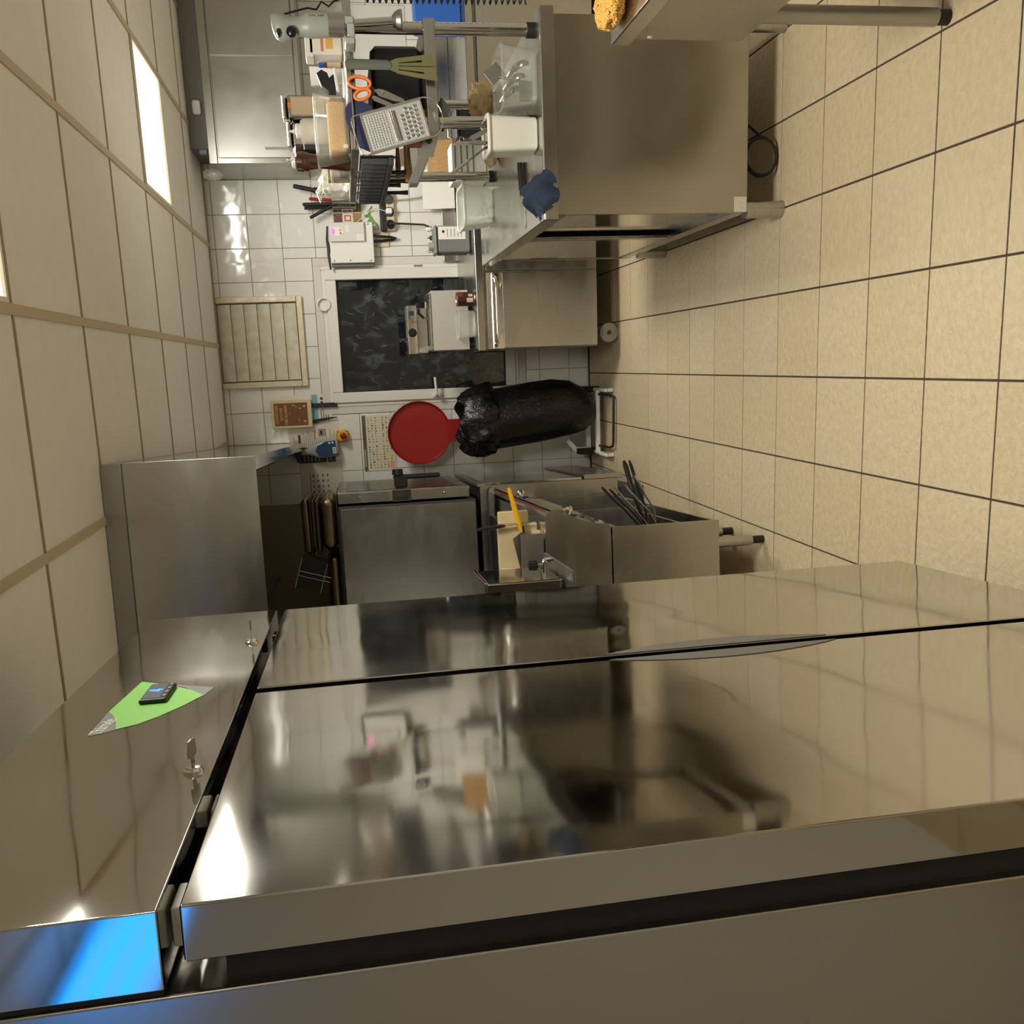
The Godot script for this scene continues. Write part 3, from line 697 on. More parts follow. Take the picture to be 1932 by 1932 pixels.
	for sx in [-1.0, 1.0]:
		bm.box(bo + bs * L(sx * 0.075, 0, 0), Vector3(0.003, 0.13, 0.2), 0.0, bs)
		bm.box(bo + bs * L(0, 0, sx * 0.1), Vector3(0.15, 0.13, 0.003), 0.0, bs)
	bm.box(bo + bs * L(0, -0.064, 0), Vector3(0.15, 0.003, 0.2), 0.0, bs)
	part(bk, "mesh_wall", bm, mat(c8(58, 58, 56), 0.5, 0.6))
	var bw := mb(LF)
	for sx in [-1.0, 1.0]:
		for yy in [-0.065, 0.065]:
			bw.tube([bo + bs * L(sx * 0.075, yy, -0.1), bo + bs * L(sx * 0.075, yy, 0.103)], 0.003, 6); bw.tube([bo + bs * L(-0.075, yy, sx * 0.102), bo + bs * L(0.075, yy, sx * 0.102)], 0.003, 6)
		bw.tube([bo + bs * L(sx * 0.012, 0.065, 0.105), bo + bs * L(sx * 0.012, -0.10, 0.107)], 0.003, 6)
	part(bk, "wire_frame", bw, M.blade)

func door_frame(y0: float, y1: float, u0: float, u1: float) -> MB:
	var b := mb(LF)
	b.span(L(0.03, y0, u1 - 0.07), L(0.092, y1, u1), 0.006); b.span(L(0.03, y0, u0), L(0.092, y1, u0 + 0.06), 0.006)
	b.span(L(0.03, y0, u0 + 0.06), L(0.092, y0 + 0.07, u1 - 0.07), 0.004); b.span(L(0.03, y1 - 0.06, u0 + 0.06), L(0.092, y1, u1 - 0.07), 0.004)
	return b

func make_tap_box():
	solo("wall_shelf", bx(L(-0.855, 0.925, -0.22), L(-0.06, 0.935, 0.22), 0.002, LF), M.steel_dull, "narrow grey shelf plate between the range and the refrigerator", "shelf")
	var t := thing("water_heater", "small polished steel box with a chrome tap and black knob", "water heater", lw(L(-0.25, 0.936, -0.02)))
	part(t, "body", bx(L(-0.5, 0.945, -0.16), L(-0.10, 1.195, 0.12), 0.006, LF), M.steel_mirror)
	part(t, "lid", bx(L(-0.505, 1.195, -0.165), L(-0.095, 1.207, 0.125), 0.004, LF), M.chrome)
	for u in [-0.13, 0.09]:
		for v in [-0.47, -0.13]:
			var f := mb(LF); f.cyl(L(v, 0.935, u), L(v, 0.946, u), 0.012, 10); part(t, "foot", f, M.black)
	var tp := mb(LF); var o := L(-0.10, 0.99, 0.03)
	tp.tube([o, o + L(0.04, 0, 0), o + L(0.052, -0.006, 0), o + L(0.055, -0.035, 0)], [0.009, 0.009, 0.009, 0.007], 12)
	tp.cyl(o + L(0.036, 0, 0), o + L(0.036, 0.022, 0), 0.009, 12)
	var to := part(t, "tap", tp, M.chrome)
	var kn := mb(LF)
	for k in 8: kn.cyl(o + L(0.036 + 0.012 * cos(TAU * k / 8), 0.022, 0.012 * sin(TAU * k / 8)), o + L(0.036 + 0.011 * cos(TAU * k / 8), 0.048, 0.011 * sin(TAU * k / 8)), 0.0055, 8)
	kn.cyl(o + L(0.036, 0.02, 0), o + L(0.036, 0.05, 0), 0.012, 14)
	part(to, "tap_knob", kn, M.black)
	# knife rack hanging on the end of the range
	var r := thing("knife_rack", "stained cream plastic knife rack on the end of the range", "knife rack", lw(L(-0.06, 0.896, -0.45)))
	var rb := mb(LF)
	rb.span(L(-0.17, 0.897, -0.53), L(0.02, 1.055, -0.50), 0.004); rb.span(L(-0.17, 0.897, -0.455), L(-0.004, 0.93, -0.44), 0.003)
	rb.span(L(-0.17, 0.897, -0.50), L(-0.15, 1.05, -0.45), 0.003)
	part(r, "holder", rb, M.cream)
	part(r, "front_plate", bx(L(0.02, 0.93, -0.535), L(0.07, 1.05, -0.515), 0.004, LF), M.cream)
	var kg := "knives standing in the cream rack by the range"
	var ks := [[960.0, 921.0, 984.0, 1004.0, 0.015, M.yellow, "yellow-handled tool sticking out of the cream knife rack"], [986.0, 992.0, 990.0, 1060.0, 0.010, M.black, "black-handled knife lying in the cream knife rack"], [899.0, 1000.0, 953.0, 992.0, 0.011, M.black, "black pan handle reaching across the cream knife rack"]]
	for k in ks:
		var p0 := at_u(k[0], k[1], -0.47); var p1 := at_u(k[2], k[3], -0.47)
		var kt := thing("kitchen_knife", k[6], "knife", lw(p1), kg)
		var h := mb(LF); h.tube([p0, p0.lerp(p1, 0.1), p0.lerp(p1, 0.3), p0.lerp(p1, 0.33), p0.lerp(p1, 0.85), p1], [k[4] * 0.8, k[4], k[4], k[4] * 1.25, k[4] * 1.15, k[4] * 0.7], 8, true, 0.6); part(kt, "handle", h, k[5])
		var d := (p1 - p0).normalized()
		var bl := mb(LF); bl.tube([p1, p1 + d * 0.05, p1 + d * 0.12], [0.010, 0.012, 0.003], 6, true, 0.15); part(kt, "blade", bl, M.blade)
	var sp := thing("scraper", "wide grey steel scraper blade standing in the knife rack", "scraper", lw(L(-0.1, 0.9, -0.43)))
	var sb := mb(LF); sb.prism([Vector2(-0.15, 0.90), Vector2(-0.03, 0.905), Vector2(-0.005, 0.975), Vector2(-0.03, 1.01), Vector2(-0.15, 0.985)], L(0, 0, -0.432), L(1, 0, 0), L(0, 1, 0), L(0, 0, 0.003)); part(sp, "blade", sb, M.blade)

func make_blue_source():  # unseen blue source, added so the refrigerator mirrors its blue glow
	var t := thing("added_blue_source", "added unseen blue glowing tubes high on the left wall, mirrored in the refrigerator", "blue glow", lw(L(-0.86, 2.08, 3.6)))
	part(t, "housing", bx(L(-0.858, 2.14, 3.3), L(-0.80, 2.355, 4.0), 0.004, LF), M.white_plastic)
	var bl := mat(c8(40, 110, 255), 0.4); bl.emission_enabled = true; bl.emission = c8(10, 160, 255); bl.emission_energy_multiplier = 1.2
	for k in 3:
		var b := mb(LF); b.cyl(L(-0.785, 2.18 + 0.068 * k, 3.34), L(-0.785, 2.18 + 0.068 * k, 3.96), 0.014, 12); part(t, "light_tube", b, bl)
	var al := AreaLight3D.new(); al.name = "added_blue_light"; al.area_size = Vector2(0.7, 0.2); al.light_color = c8(40, 150, 255); al.light_energy = 0.12; al.shadow_enabled = true; al.area_range = 12.0; al.area_attenuation = 2.0
	al.transform = Transform3D(LF.basis * Basis(Vector3.UP, -PI / 2), lw(L(-0.765, 2.2, 3.6)) - t.position)
	t.add_child(al)
func wz(px: float, py: float, out := 0.0) -> Vector3: return at_z(px, py, ZW + out)
func sheet_on_wall(called: String, label: String, cat: String, x0: float, x1: float, y0: float, y1: float, img: Image, out := 0.0, thick := 0.0012, group := "", rough := 0.6) -> Node3D:
	var t := thing(called, label, cat, Vector3((x0 + x1) / 2, y0, ZW), group)
	part(t, "backing", bx(Vector3(x0, y0, ZW + out), Vector3(x1, y1, ZW + out + thick)), M.paper)
	var f := mb(); var z := ZW + out + thick + 0.0003
	f.face(Vector3(x0, y1, z), Vector3(x1, y1, z), Vector3(x1, y0, z), Vector3(x0, y0, z), Vector3.BACK)
	part(t, "print", f, print_mat(img, rough))
	return t
func blank(w: int, h: int, c: Color) -> Image:
	var i := Image.create(w, h, false, Image.FORMAT_RGB8); i.fill(c); return i
func rows(i: Image, x: int, y: int, w: int, n: int, step: int, h: int, c: Color, ragged := true):
	for k in n: i.fill_rect(Rect2i(x, y + k * step, w if not ragged else int(w * rng.randf_range(0.55, 1.0)), h), c)

func make_wall_things():
	make_vent(); make_round_cap(); make_fire_blanket(); make_posters(); make_bin(); make_control_box(); make_wall_cabinet(); make_utensil_pot()

func make_round_cap():
	var p := wz(611, 575, 0.004)
	var b := mb(); b.lathe(p, [Vector2(0.042, 0), Vector2(0.042, 0.03), Vector2(0.036, 0.032), Vector2(0.034, 0.008), Vector2(0, 0.008)], Basis(Vector3.RIGHT, Vector3.BACK, Vector3.DOWN), 28)
	solo("round_wall_cup", b, M.white_plastic, "small round white cup fixed on the wall at the top edge of the window", "cup")
func make_vent():
	var t := thing("wall_louver", "old beige metal wall louver with six wide slats under the ceiling", "vent", Vector3(-0.63, 1.837, ZW))
	var x0 := -0.908; var x1 := -0.352; var y0 := 1.837; var y1 := CEIL - 0.004
	var w := 0.036
	var b := mb(); b.span(Vector3(x0, y0 + w, ZW), Vector3(x0 + w, y1, ZW + 0.03), 0.004); part(t, "frame_bar", b, M.alu_old)
	b = mb(); b.span(Vector3(x1 - w, y0 + w, ZW), Vector3(x1, y1, ZW + 0.03), 0.004); part(t, "frame_bar", b, M.alu_old)
	b = mb(); b.span(Vector3(x0, y0, ZW), Vector3(x1, y0 + w, ZW + 0.03), 0.004); part(t, "frame_bar", b, M.alu_old)
	part(t, "duct_mouth", bx(Vector3(x0 + 0.02, y0 + 0.02, ZW + 0.0005), Vector3(x1 - 0.02, y1, ZW + 0.002)), M.gap_grey)
	var sx0 := x0 + w + 0.008; var sx1 := x1 - w - 0.008; var h := (y1 - y0 - w - 0.010) / 6.0
	for k in 6:
		var p := []
		var yb := y0 + w + 0.004 + h * k
		for i in 7:
			var f := i / 6.0; var row := []
			for x in [sx0, sx1]: row.append(Vector3(x, yb + 0.002 + f * (h - 0.004), ZW + 0.024 - 0.014 * f - 0.006 * (2 * f - 1) ** 2))
			p.append(row)
		var s := mb(); s.grid(p)
		s.span(Vector3(sx0, yb + 0.001, ZW + 0.008), Vector3(sx1, yb + 0.004, ZW + 0.020))
		part(t, "slat", s, M.slat)

func make_fire_blanket():
	var t := thing("fire_blanket_case", "brown and cream fire blanket case with two black pull straps on the wall", "fire blanket", Vector3(-1.08, 1.828, ZW))
	var x0 := -1.168; var x1 := -0.993; var y0 := 1.828; var y1 := 2.08; var z := ZW + 0.05
	part(t, "case", bx(Vector3(x0, y0, ZW + 0.002), Vector3(x1, y1, z), 0.004), M.cream)
	var img := blank(96, 128, c8(118, 74, 36))
	for k in 160:
		var c := c8(118, 74, 36).lerp(c8(98, 58, 26), rng.randf()); img.fill_rect(Rect2i(rng.randi() % 90, rng.randi() % 122, 6, 3), c)
	for q in [[14, 112, 6, 8], [78, 112, 6, 8], [70, 96, 3, 8], [22, 92, 5, 4], [84, 70, 3, 10], [50, 58, 4, 3], [74, 84, 10, 2]]: img.fill_rect(Rect2i(q[0], q[1], q[2], q[3]), c8(214, 190, 150))
	var f := mb(); f.face(Vector3(x0 + 0.016, y1 - 0.018, z + 0.001), Vector3(x1 - 0.016, y1 - 0.018, z + 0.001), Vector3(x1 - 0.016, y0 + 0.026, z + 0.001), Vector3(x0 + 0.016, y0 + 0.026, z + 0.001), Vector3.BACK)
	var fo := part(t, "face_plate", f, print_mat(img, 0.5))
	var gold := mat(c8(200, 166, 96), 0.5)
	for k in 3:
		letters(fo, "lettering", ["COUVERTURE", "ANTI-FEU", "FIRE BLANKET"][k], gold, Vector3(-1.080, 2.046 - 0.028 * k, z + 0.0014), Vector3.RIGHT, Vector3.UP, 0.017, 0.0006, false, [0.115, 0.08, 0.125][k])
	var s1 := mb(); s1.span(Vector3(-1.047, 1.666, ZW + 0.018), Vector3(-1.019, 1.828, ZW + 0.021)); part(t, "pull_strap", s1, M.black)
	var s2 := mb(); s2.prism([Vector2(-1.146, 1.828), Vector2(-1.122, 1.828), Vector2(-1.111, 1.72), Vector2(-1.110, 1.672), Vector2(-1.116, 1.672), Vector2(-1.122, 1.715)], Vector3(0, 0, ZW + 0.018), Vector3.RIGHT, Vector3.UP, Vector3(0, 0, 0.003)); part(t, "pull_strap", s2, M.black)

func make_posters():
	var ink := c8(70, 68, 64)
	var i1 := blank(128, 192, c8(222, 216, 200)); i1.fill_rect(Rect2i(0, 118, 128, 22), c8(120, 170, 186)); rows(i1, 10, 10, 100, 12, 8, 3, c8(150, 146, 134)); i1.fill_rect(Rect2i(86, 152, 12, 14), c8(44, 56, 110)); i1.fill_rect(Rect2i(104, 152, 12, 14), c8(44, 56, 110)); rows(i1, 10, 150, 60, 4, 9, 3, ink)
	sheet_on_wall("notice_sheet", "taped notice with a pale blue band half hidden behind the fire blanket case", "notice", -1.150, -0.965, 1.705, 2.02, i1, 0.0, 0.0012, "notices on the wall beside the window")
	var i2 := blank(160, 224, c8(220, 213, 198)); rows(i2, 14, 18, 120, 22, 9, 3, c8(150, 140, 128)); i2.fill_rect(Rect2i(64, 40, 44, 10), c8(60, 58, 56)); i2.fill_rect(Rect2i(96, 130, 40, 34), c8(150, 146, 134)); i2.fill_rect(Rect2i(104, 138, 22, 10), c8(40, 40, 42)); i2.fill_rect(Rect2i(80, 112, 50, 4), c8(190, 90, 70))
	sheet_on_wall("instruction_sheet", "white instruction sheet full of small text above the yellow stop button", "notice", -1.345, -1.155, 1.665, 1.985, i2, 0.0016, 0.0012, "notices on the wall beside the window")
	var i3 := blank(96, 160, c8(58, 60, 66)); rows(i3, 12, 20, 60, 5, 16, 5, c8(190, 186, 172)); i3.fill_rect(Rect2i(0, 120, 96, 4), c8(210, 206, 196)); i3.fill_rect(Rect2i(14, 132, 40, 10), c8(150, 148, 140))
	sheet_on_wall("dark_notice", "narrow dark notice with pale print behind the spray bottle", "notice", -1.40, -1.30, 1.70, 1.93, i3, 0.003, 0.0012, "notices on the wall beside the window")
	var i4 := blank(160, 192, c8(206, 198, 180)); i4.fill_rect(Rect2i(10, 40, 110, 3), c8(70, 80, 70))
	for r in 4:
		for c in 6: i4.fill_rect(Rect2i(16 + c * 18, 52 + r * 22, 8, 6), [c8(60, 70, 110), c8(110, 104, 96), c8(60, 60, 62)][(r * 2 + c) % 3])
	i4.fill_rect(Rect2i(20, 118, 14, 16), c8(30, 30, 34))
	sheet_on_wall("pictogram_sheet", "pale sheet of small pictograms in the shade below the hood", "notice", -1.70, -1.385, 1.66, 1.93, i4, 0.0, 0.0012, "notices on the wall beside the window")
	# laminated chart partly behind the red lid
	var i5 := blank(256, 160, c8(222, 214, 186)); i5.fill_rect(Rect2i(0, 0, 256, 18), c8(92, 98, 84)); i5.fill_rect(Rect2i(140, 4, 60, 8), c8(130, 60, 50)); i5.fill_rect(Rect2i(20, 4, 80, 7), c8(170, 174, 160))
	for r in 7:
		for c in 20:
			if c == 9 or (r == 3 and c > 5): continue
			i5.fill_rect(Rect2i(12 + c * 12, 28 + r * 18, rng.randi_range(3, 8), rng.randi_range(3, 9)), [c8(96, 120, 150), c8(70, 70, 66), c8(150, 110, 80), c8(90, 130, 90)][rng.randi() % 4])
	i5.fill_rect(Rect2i(6, 130, 34, 24), c8(226, 170, 130)); i5.fill_rect(Rect2i(60, 118, 20, 22), c8(238, 224, 90))
	sheet_on_wall("wall_chart", "laminated chart with rows of tiny pictures and dark header beside the red lid", "chart", -1.473, -1.112, 1.312, 1.518, i5, 0.0, 0.004, "", 0.3)
	# emergency stop
	var p := wz(646, 821)
	var es := thing("emergency_stop", "small yellow box with a red mushroom button on the wall", "emergency stop", Vector3(p.x, p.y - 0.038, ZW))
	part(es, "housing", bx(Vector3(p.x - 0.037, p.y - 0.037, ZW + 0.002), Vector3(p.x + 0.037, p.y + 0.037, ZW + 0.05), 0.008), M.yellow_box)
	var rb := mb(); rb.lathe(Vector3(p.x, p.y - 0.006, ZW + 0.05), [Vector2(0.011, 0), Vector2(0.012, 0.014), Vector2(0.021, 0.016), Vector2(0.020, 0.026), Vector2(0.012, 0.031), Vector2(0, 0.032)], Basis(Vector3.RIGHT, Vector3.BACK, Vector3.DOWN), 24)
	part(es, "stop_button", rb, M.red, "red mushroom button")
	for s in [Vector2(-1, -1), Vector2(1, -1), Vector2(-1, 1), Vector2(1, 1)]:
		var sc := mb(); sc.cyl(Vector3(p.x + s.x * 0.026, p.y + s.y * 0.026, ZW + 0.049), Vector3(p.x + s.x * 0.026, p.y + s.y * 0.026, ZW + 0.0507), 0.004, 8); part(es, "screw", sc, M.black)
	# spray bottle hooked on the wall by its trigger
	var q := wz(606, 848, 0.045)
	var sb := thing("spray_bottle", "grey spray bottle with dark blue label and blue trigger against the wall", "bottle", Vector3(q.x, q.y - 0.11, q.z))
	var tilt := Basis(Vector3.BACK, 0.12)
	var o := q + Vector3(0.012, -0.108, 0)
	var bm := mb(); var secs := [[0.0, 0.050, 0.03], [0.008, 0.055, 0.036], [0.09, 0.057, 0.038], [0.14, 0.050, 0.034], [0.17, 0.030, 0.026], [0.195, 0.021, 0.02], [0.235, 0.019, 0.018]]
	var gr := []
	for s in secs:
		var row := []
		for k in 25:
			var an := TAU * k / 24; row.append(o + tilt * Vector3(s[1] * signf(cos(an)) * absf(cos(an)) ** 0.7, s[0], s[2] * signf(sin(an)) * absf(sin(an)) ** 0.7))
		gr.append(row)
	gr.reverse(); bm.grid(gr); part(sb, "bottle_body", bm, mat(c8(160, 164, 152), 0.3))
	var lb := mb(); lb.prism([Vector2(-0.046, 0.012), Vector2(0.046, 0.012), Vector2(0.048, 0.07), Vector2(0.030, 0.125), Vector2(0.0, 0.145), Vector2(-0.03, 0.13), Vector2(-0.047, 0.08)], o + tilt * Vector3(0, 0, 0.0365), tilt.x, tilt.y, tilt.z * 0.0025)
	var lo := part(sb, "label", lb, mat(c8(34, 66, 104), 0.35), "dark blue label")
	for k in 2:
		var dm := mb(); dm.box(o + tilt * Vector3(0.036, 0.03 + 0.02 * k, 0.0395), Vector3(0.012, 0.012, 0.0008), 0.0, tilt * Basis(Vector3.BACK, PI / 4)); part(lo, "hazard_diamond", dm, M.paper)
	var bc := mb(); bc.box(o + tilt * Vector3(-0.015, 0.026, 0.0395), Vector3(0.04, 0.022, 0.0008), 0.0, tilt); part(lo, "barcode_field", bc, M.paper)
	for k in 6:
		var bar := mb(); bar.box(o + tilt * Vector3(-0.028 + k * 0.005, 0.027, 0.0402), Vector3(0.002, 0.014, 0.0006), 0.0, tilt); part(lo, "bar", bar, M.black)
	var tr := mb(); tr.box(o + tilt * Vector3(0.0, 0.255, 0), Vector3(0.05, 0.045, 0.03), 0.008, tilt); tr.box(o + tilt * Vector3(-0.035, 0.262, 0), Vector3(0.05, 0.022, 0.024), 0.006, tilt * Basis(Vector3.BACK, 0.3))
	tr.tube([o + tilt * Vector3(-0.02, 0.245, 0), o + tilt * Vector3(-0.035, 0.225, 0), o + tilt * Vector3(-0.045, 0.19, 0)], 0.006, 8)
	part(sb, "trigger_head", tr, M.blue_dark)

func make_bin():
	var base := Vector3(-1.21, 0, -2.62)
	var t := thing("pedal_bin", "black-bagged waste bin on a white stand with its round red lid raised", "bin", base)
	# lid stands up against the wall
	var c := at_z(791, 816, -2.86); var r := 0.2
	var ly := Basis(Vector3.RIGHT, Vector3.BACK, Vector3.DOWN)
	var lid := mb(); lid.lathe(c, [Vector2(0.0, -0.006), Vector2(r * 0.97, -0.006), Vector2(r, 0.0), Vector2(r * 1.0, 0.026), Vector2(r * 0.975, 0.028), Vector2(r * 0.955, 0.022), Vector2(r * 0.93, 0.004), Vector2(0.0, 0.001)], Basis(Vector3(1, 0, 0), Vector3(0, 0.05, 1).normalized(), Vector3(0, -1, 0.05).normalized()), 56)
	part(t, "lid", lid, M.red, "round red lid, raised")
	var hb := mb(); var h0 := at_z(848, 811, -2.84); var h1 := at_z(880, 811, -2.80)
	hb.box((h0 + h1) / 2, Vector3(0.14, h0.y - h1.y + 0.02, 0.012), 0.003); part(t, "hinge_plate", hb, M.red_dark)
	# ring and bag: outline measured on the photograph, round in plan
	var zc := -2.66
	var prof := [[868.0, 750.0, 846.0], [872.0, 742.0, 855.0], [885.0, 737.0, 860.0], [905.0, 728.0, 862.0], [922.0, 722.0, 858.0], [930.0, 735.0, 850.0], [936.0, 733.0, 846.0], [960.0, 728.0, 842.0], [1000.0, 721.0, 836.0], [1040.0, 716.0, 828.0], [1075.0, 719.0, 820.0], [1100.0, 731.0, 812.0], [1114.0, 745.0, 800.0], [1118.0, 755.0, 790.0]]
	var g := []
	for i in prof.size():
		var q: Array = prof[i]
		var a := at_z(q[0], q[1], zc); var b := at_z(q[0], q[2], zc)
		var ctr := (a + b) / 2; var rad := (a.x - b.x) / 2
		var row := []
		for k in 49:
			var an := TAU * k / 48
			var w := 1.0 + (0.05 if i in [2, 3, 4, 5] else 0.018) * sin(an * 9 + i * 0.8) + (0.04 if i in [2, 3, 4] else 0.012) * sin(an * 17 + i * 2.1)
			row.append(Vector3(ctr.x + cos(an) * rad * w, ctr.y + (0.02 * sin(an * 5 + i) if i in [0, 3, 4, 5] else 0.0), zc + sin(an) * rad * 0.92 * w))
		g.append(row)
	var bag := mb(); bag.grid(g)
	var last: Array = g[g.size() - 1]
	var mid := Vector3.ZERO
	for k in 48: mid += last[k] / 48.0
	for k in 48: bag.tri(mid, last[k], last[k + 1], Vector3.DOWN, Vector3.DOWN, Vector3.DOWN)
	part(t, "bin_bag", bag, M.bag, "shiny black bin bag")
	var inner := mb(); var g2 := []
	for i in 4:
		var row := []
		for k in 33:
			var an := TAU * k / 32; var p: Vector3 = g[0][int(k * 48 / 32.0)]
			row.append(Vector3(lerpf(p.x, mid.x, 0.04 + 0.05 * i), p.y - 0.07 * i, lerpf(p.z, zc, 0.04 + 0.05 * i)))
		g2.append(row)
	g2.reverse(); inner.grid(g2); part(t, "bag_lining", inner, M.bag)
	var band := mb(); var bd := []
	var a0 := at_z(893, 737, zc); var b0 := at_z(893, 859, zc)
	for k in 41: bd.append(Vector3((a0.x + b0.x) / 2 + cos(TAU * k / 40) * (a0.x - b0.x) / 2 * 1.0, (a0.y + b0.y) / 2, zc + sin(TAU * k / 40) * (a0.x - b0.x) / 2 * 0.93))
	band.tube(bd, 0.006, 8, false); part(t, "holding_band", band, M.rubber)
	# stand: rear upright, two white floor rails with feet, black loop pedal and wheels
	var st := mb()
	var xr := -1.395; var xl := -1.0
	var up0 := Vector3(-1.30, 0.09, -2.86)
	st.span(Vector3(-1.27, 0.10, -2.88), Vector3(-1.15, 0.93, -2.865), 0.003); part(t, "upright", st, M.white_gloss)
	for x in [xr, xl]:
		var rl := mb(); rl.span(Vector3(x - 0.012, 0.03, -2.86), Vector3(x + 0.012, 0.055, -2.45), 0.005); rl.span(Vector3(x - 0.012, 0.0, -2.475), Vector3(x + 0.012, 0.05, -2.45), 0.005)
		part(t, "floor_rail", rl, M.white_gloss)
		var wh := mb(); wh.cyl(Vector3(x - 0.018, 0.075, -2.80), Vector3(x + 0.018, 0.075, -2.80), 0.075, 24); part(t, "wheel", wh, M.rubber)
	var cr := mb(); cr.span(Vector3(xr, 0.045, -2.64), Vector3(xl, 0.07, -2.60), 0.005); cr.span(Vector3(-1.40, 0.05, -2.85), Vector3(-1.0, 0.08, -2.81), 0.005)
	cr.prism([Vector2(-1.40, 0.07), Vector2(-1.37, 0.07), Vector2(-1.37, 0.15), Vector2(-1.31, 0.20), Vector2(-1.33, 0.22), Vector2(-1.40, 0.16)], Vector3(0, 0, -2.83), Vector3.RIGHT, Vector3.UP, Vector3(0, 0, 0.02))
	part(t, "crossbar", cr, M.white_gloss)
	var pd := mb(); var lo := at_y(1157, 845, 0.02); var ro := at_y(1157, 745, 0.02)
	pd.tube([Vector3(ro.x, 0.06, -2.66), Vector3(ro.x, 0.03, ro.z - 0.03), Vector3(ro.x - 0.012, 0.022, ro.z), Vector3(ro.x - 0.04, 0.02, ro.z + 0.006), Vector3(lo.x + 0.04, 0.02, lo.z + 0.006), Vector3(lo.x + 0.012, 0.022, lo.z), Vector3(lo.x, 0.03, lo.z - 0.03), Vector3(lo.x, 0.06, -2.66)], 0.008, 10); part(t, "pedal_loop", pd, M.black)

func make_control_box():
	var t := thing("control_box", "cream electrical control box with a pink lit display on the wall", "control box", Vector3(-0.055, 1.36, ZW))
	var x0 := -0.170; var x1 := 0.070; var y0 := 1.372; var y1 := 1.640; var z := ZW + 0.085
	part(t, "rear_case", bx(Vector3(x0 - 0.02, y0 + 0.004, ZW + 0.002), Vector3(x1 - 0.01, y1 - 0.004, z - 0.03), 0.004), M.grey_plastic)
	part(t, "cover", bx(Vector3(x0, y0, z - 0.03), Vector3(x1, y1, z), 0.005), M.white_plastic)
	var ap := part(t, "raised_panel", bx(Vector3(-0.045, 1.425, z), Vector3(0.068, 1.636, z + 0.02), 0.003), mat(c8(206, 204, 196), 0.4))
	var kp := mb(); kp.lathe(Vector3(0.015, 1.585, z + 0.02), [Vector2(0.028, 0), Vector2(0.027, 0.002), Vector2(0, 0.003)], Basis(Vector3(1, 0, 0), Vector3(0, 0, 1), Vector3(0, -1.35, 0)), 24); part(ap, "keypad", kp, M.white_plastic)
	part(ap, "display_screen", bx(Vector3(0.0, 1.606, z + 0.0225), Vector3(0.032, 1.622, z + 0.024)), M.pink_glow)
	for k in [[0.022, 1.571, M.orange], [0.004, 1.571, M.grey_plastic]]:
		var b := mb(); b.lathe(Vector3(k[0], k[1], z + 0.0225), [Vector2(0.006, 0), Vector2(0.005, 0.002), Vector2(0, 0.0025)], Basis(Vector3.RIGHT, Vector3.BACK, Vector3.DOWN), 12); part(ap, "push_button", b, k[2])
	part(ap, "paper_label", bx(Vector3(0.012, 1.515, z + 0.02), Vector3(0.050, 1.542, z + 0.0206)), M.paper)
	part(ap, "paper_label", bx(Vector3(-0.042, 1.43, z + 0.02), Vector3(-0.003, 1.475, z + 0.0206)), M.paper)
	for s in [Vector2(-0.155, 1.618), Vector2(-0.155, 1.52), Vector2(-0.158, 1.395), Vector2(0.058, 1.40)]:
		var sc := mb(); sc.cyl(Vector3(s.x, s.y, z), Vector3(s.x, s.y, z + 0.0015), 0.004, 8); part(t, "screw", sc, M.black)
	# cable loop under the box and its junction plate
	var cb := thing("cable_outlet", "wall outlet plate with a bent black cable below the cream control box", "outlet", Vector3(-0.03, 1.27, ZW))
	part(cb, "plate", bx(Vector3(-0.07, 1.272, ZW + 0.001), Vector3(0.012, 1.348, ZW + 0.012), 0.003), M.cream)
	var cm := mb(); cm.tube([Vector3(-0.005, 1.375, ZW + 0.05), Vector3(-0.012, 1.33, ZW + 0.06), Vector3(-0.018, 1.26, ZW + 0.055), Vector3(-0.022, 1.232, ZW + 0.03), Vector3(-0.028, 1.245, ZW + 0.016), Vector3(-0.036, 1.33, ZW + 0.03), Vector3(-0.04, 1.375, ZW + 0.05)], 0.008, 8); part(cb, "cable", cm, M.black)
	# black pen-like torch lying along the box top
	var tm := mb(); tm.tube([Vector3(0.05, 1.648, ZW + 0.075), Vector3(-0.03, 1.655, ZW + 0.07), Vector3(-0.08, 1.648, ZW + 0.07), Vector3(-0.12, 1.652, ZW + 0.07), Vector3(-0.205, 1.645, ZW + 0.07)], [0.006, 0.008, 0.011, 0.008, 0.006], 8)
	solo("black_rod", tm, M.black, "thin black rod lying on top of the cream control box", "rod")
	# photo sheets and lizard
	var im := blank(160, 192, c8(214, 210, 190)); var cols := [c8(110, 60, 50), c8(60, 90, 60), c8(70, 50, 44), c8(140, 84, 84), c8(150, 120, 70), c8(96, 84, 60)]
	for r in 3:
		for c in 2: im.fill_rect(Rect2i(12 + c * 74, 10 + r * 60, 66, 54), cols[(r * 2 + c) % 6])
	for k in 90: im.fill_rect(Rect2i(14 + rng.randi() % 130, 12 + rng.randi() % 168, 6, 5), cols[rng.randi() % 6].lightened(rng.randf() * 0.3))
	im.fill_rect(Rect2i(12, 70, 66, 54), c8(216, 212, 200)); im.fill_rect(Rect2i(24, 76, 42, 42), c8(190, 70, 60)); im.fill_rect(Rect2i(32, 84, 26, 26), c8(222, 214, 200))
	for y in range(64, 70): im.fill_rect(Rect2i(0, y, 160, 1), c8(216, 212, 200))
	sheet_on_wall("photo_sheet", "sheet of six small food photographs pinned on the tiles", "poster", 0.068, 0.205, 1.425, 1.615, im, 0.0, 0.0012)
	var pn := blank(96, 128, c8(214, 214, 204)); rows(pn, 10, 30, 3, 4, 24, 18, c8(150, 148, 140), false); rows(pn, 66, 30, 3, 4, 24, 18, c8(150, 148, 140), false)
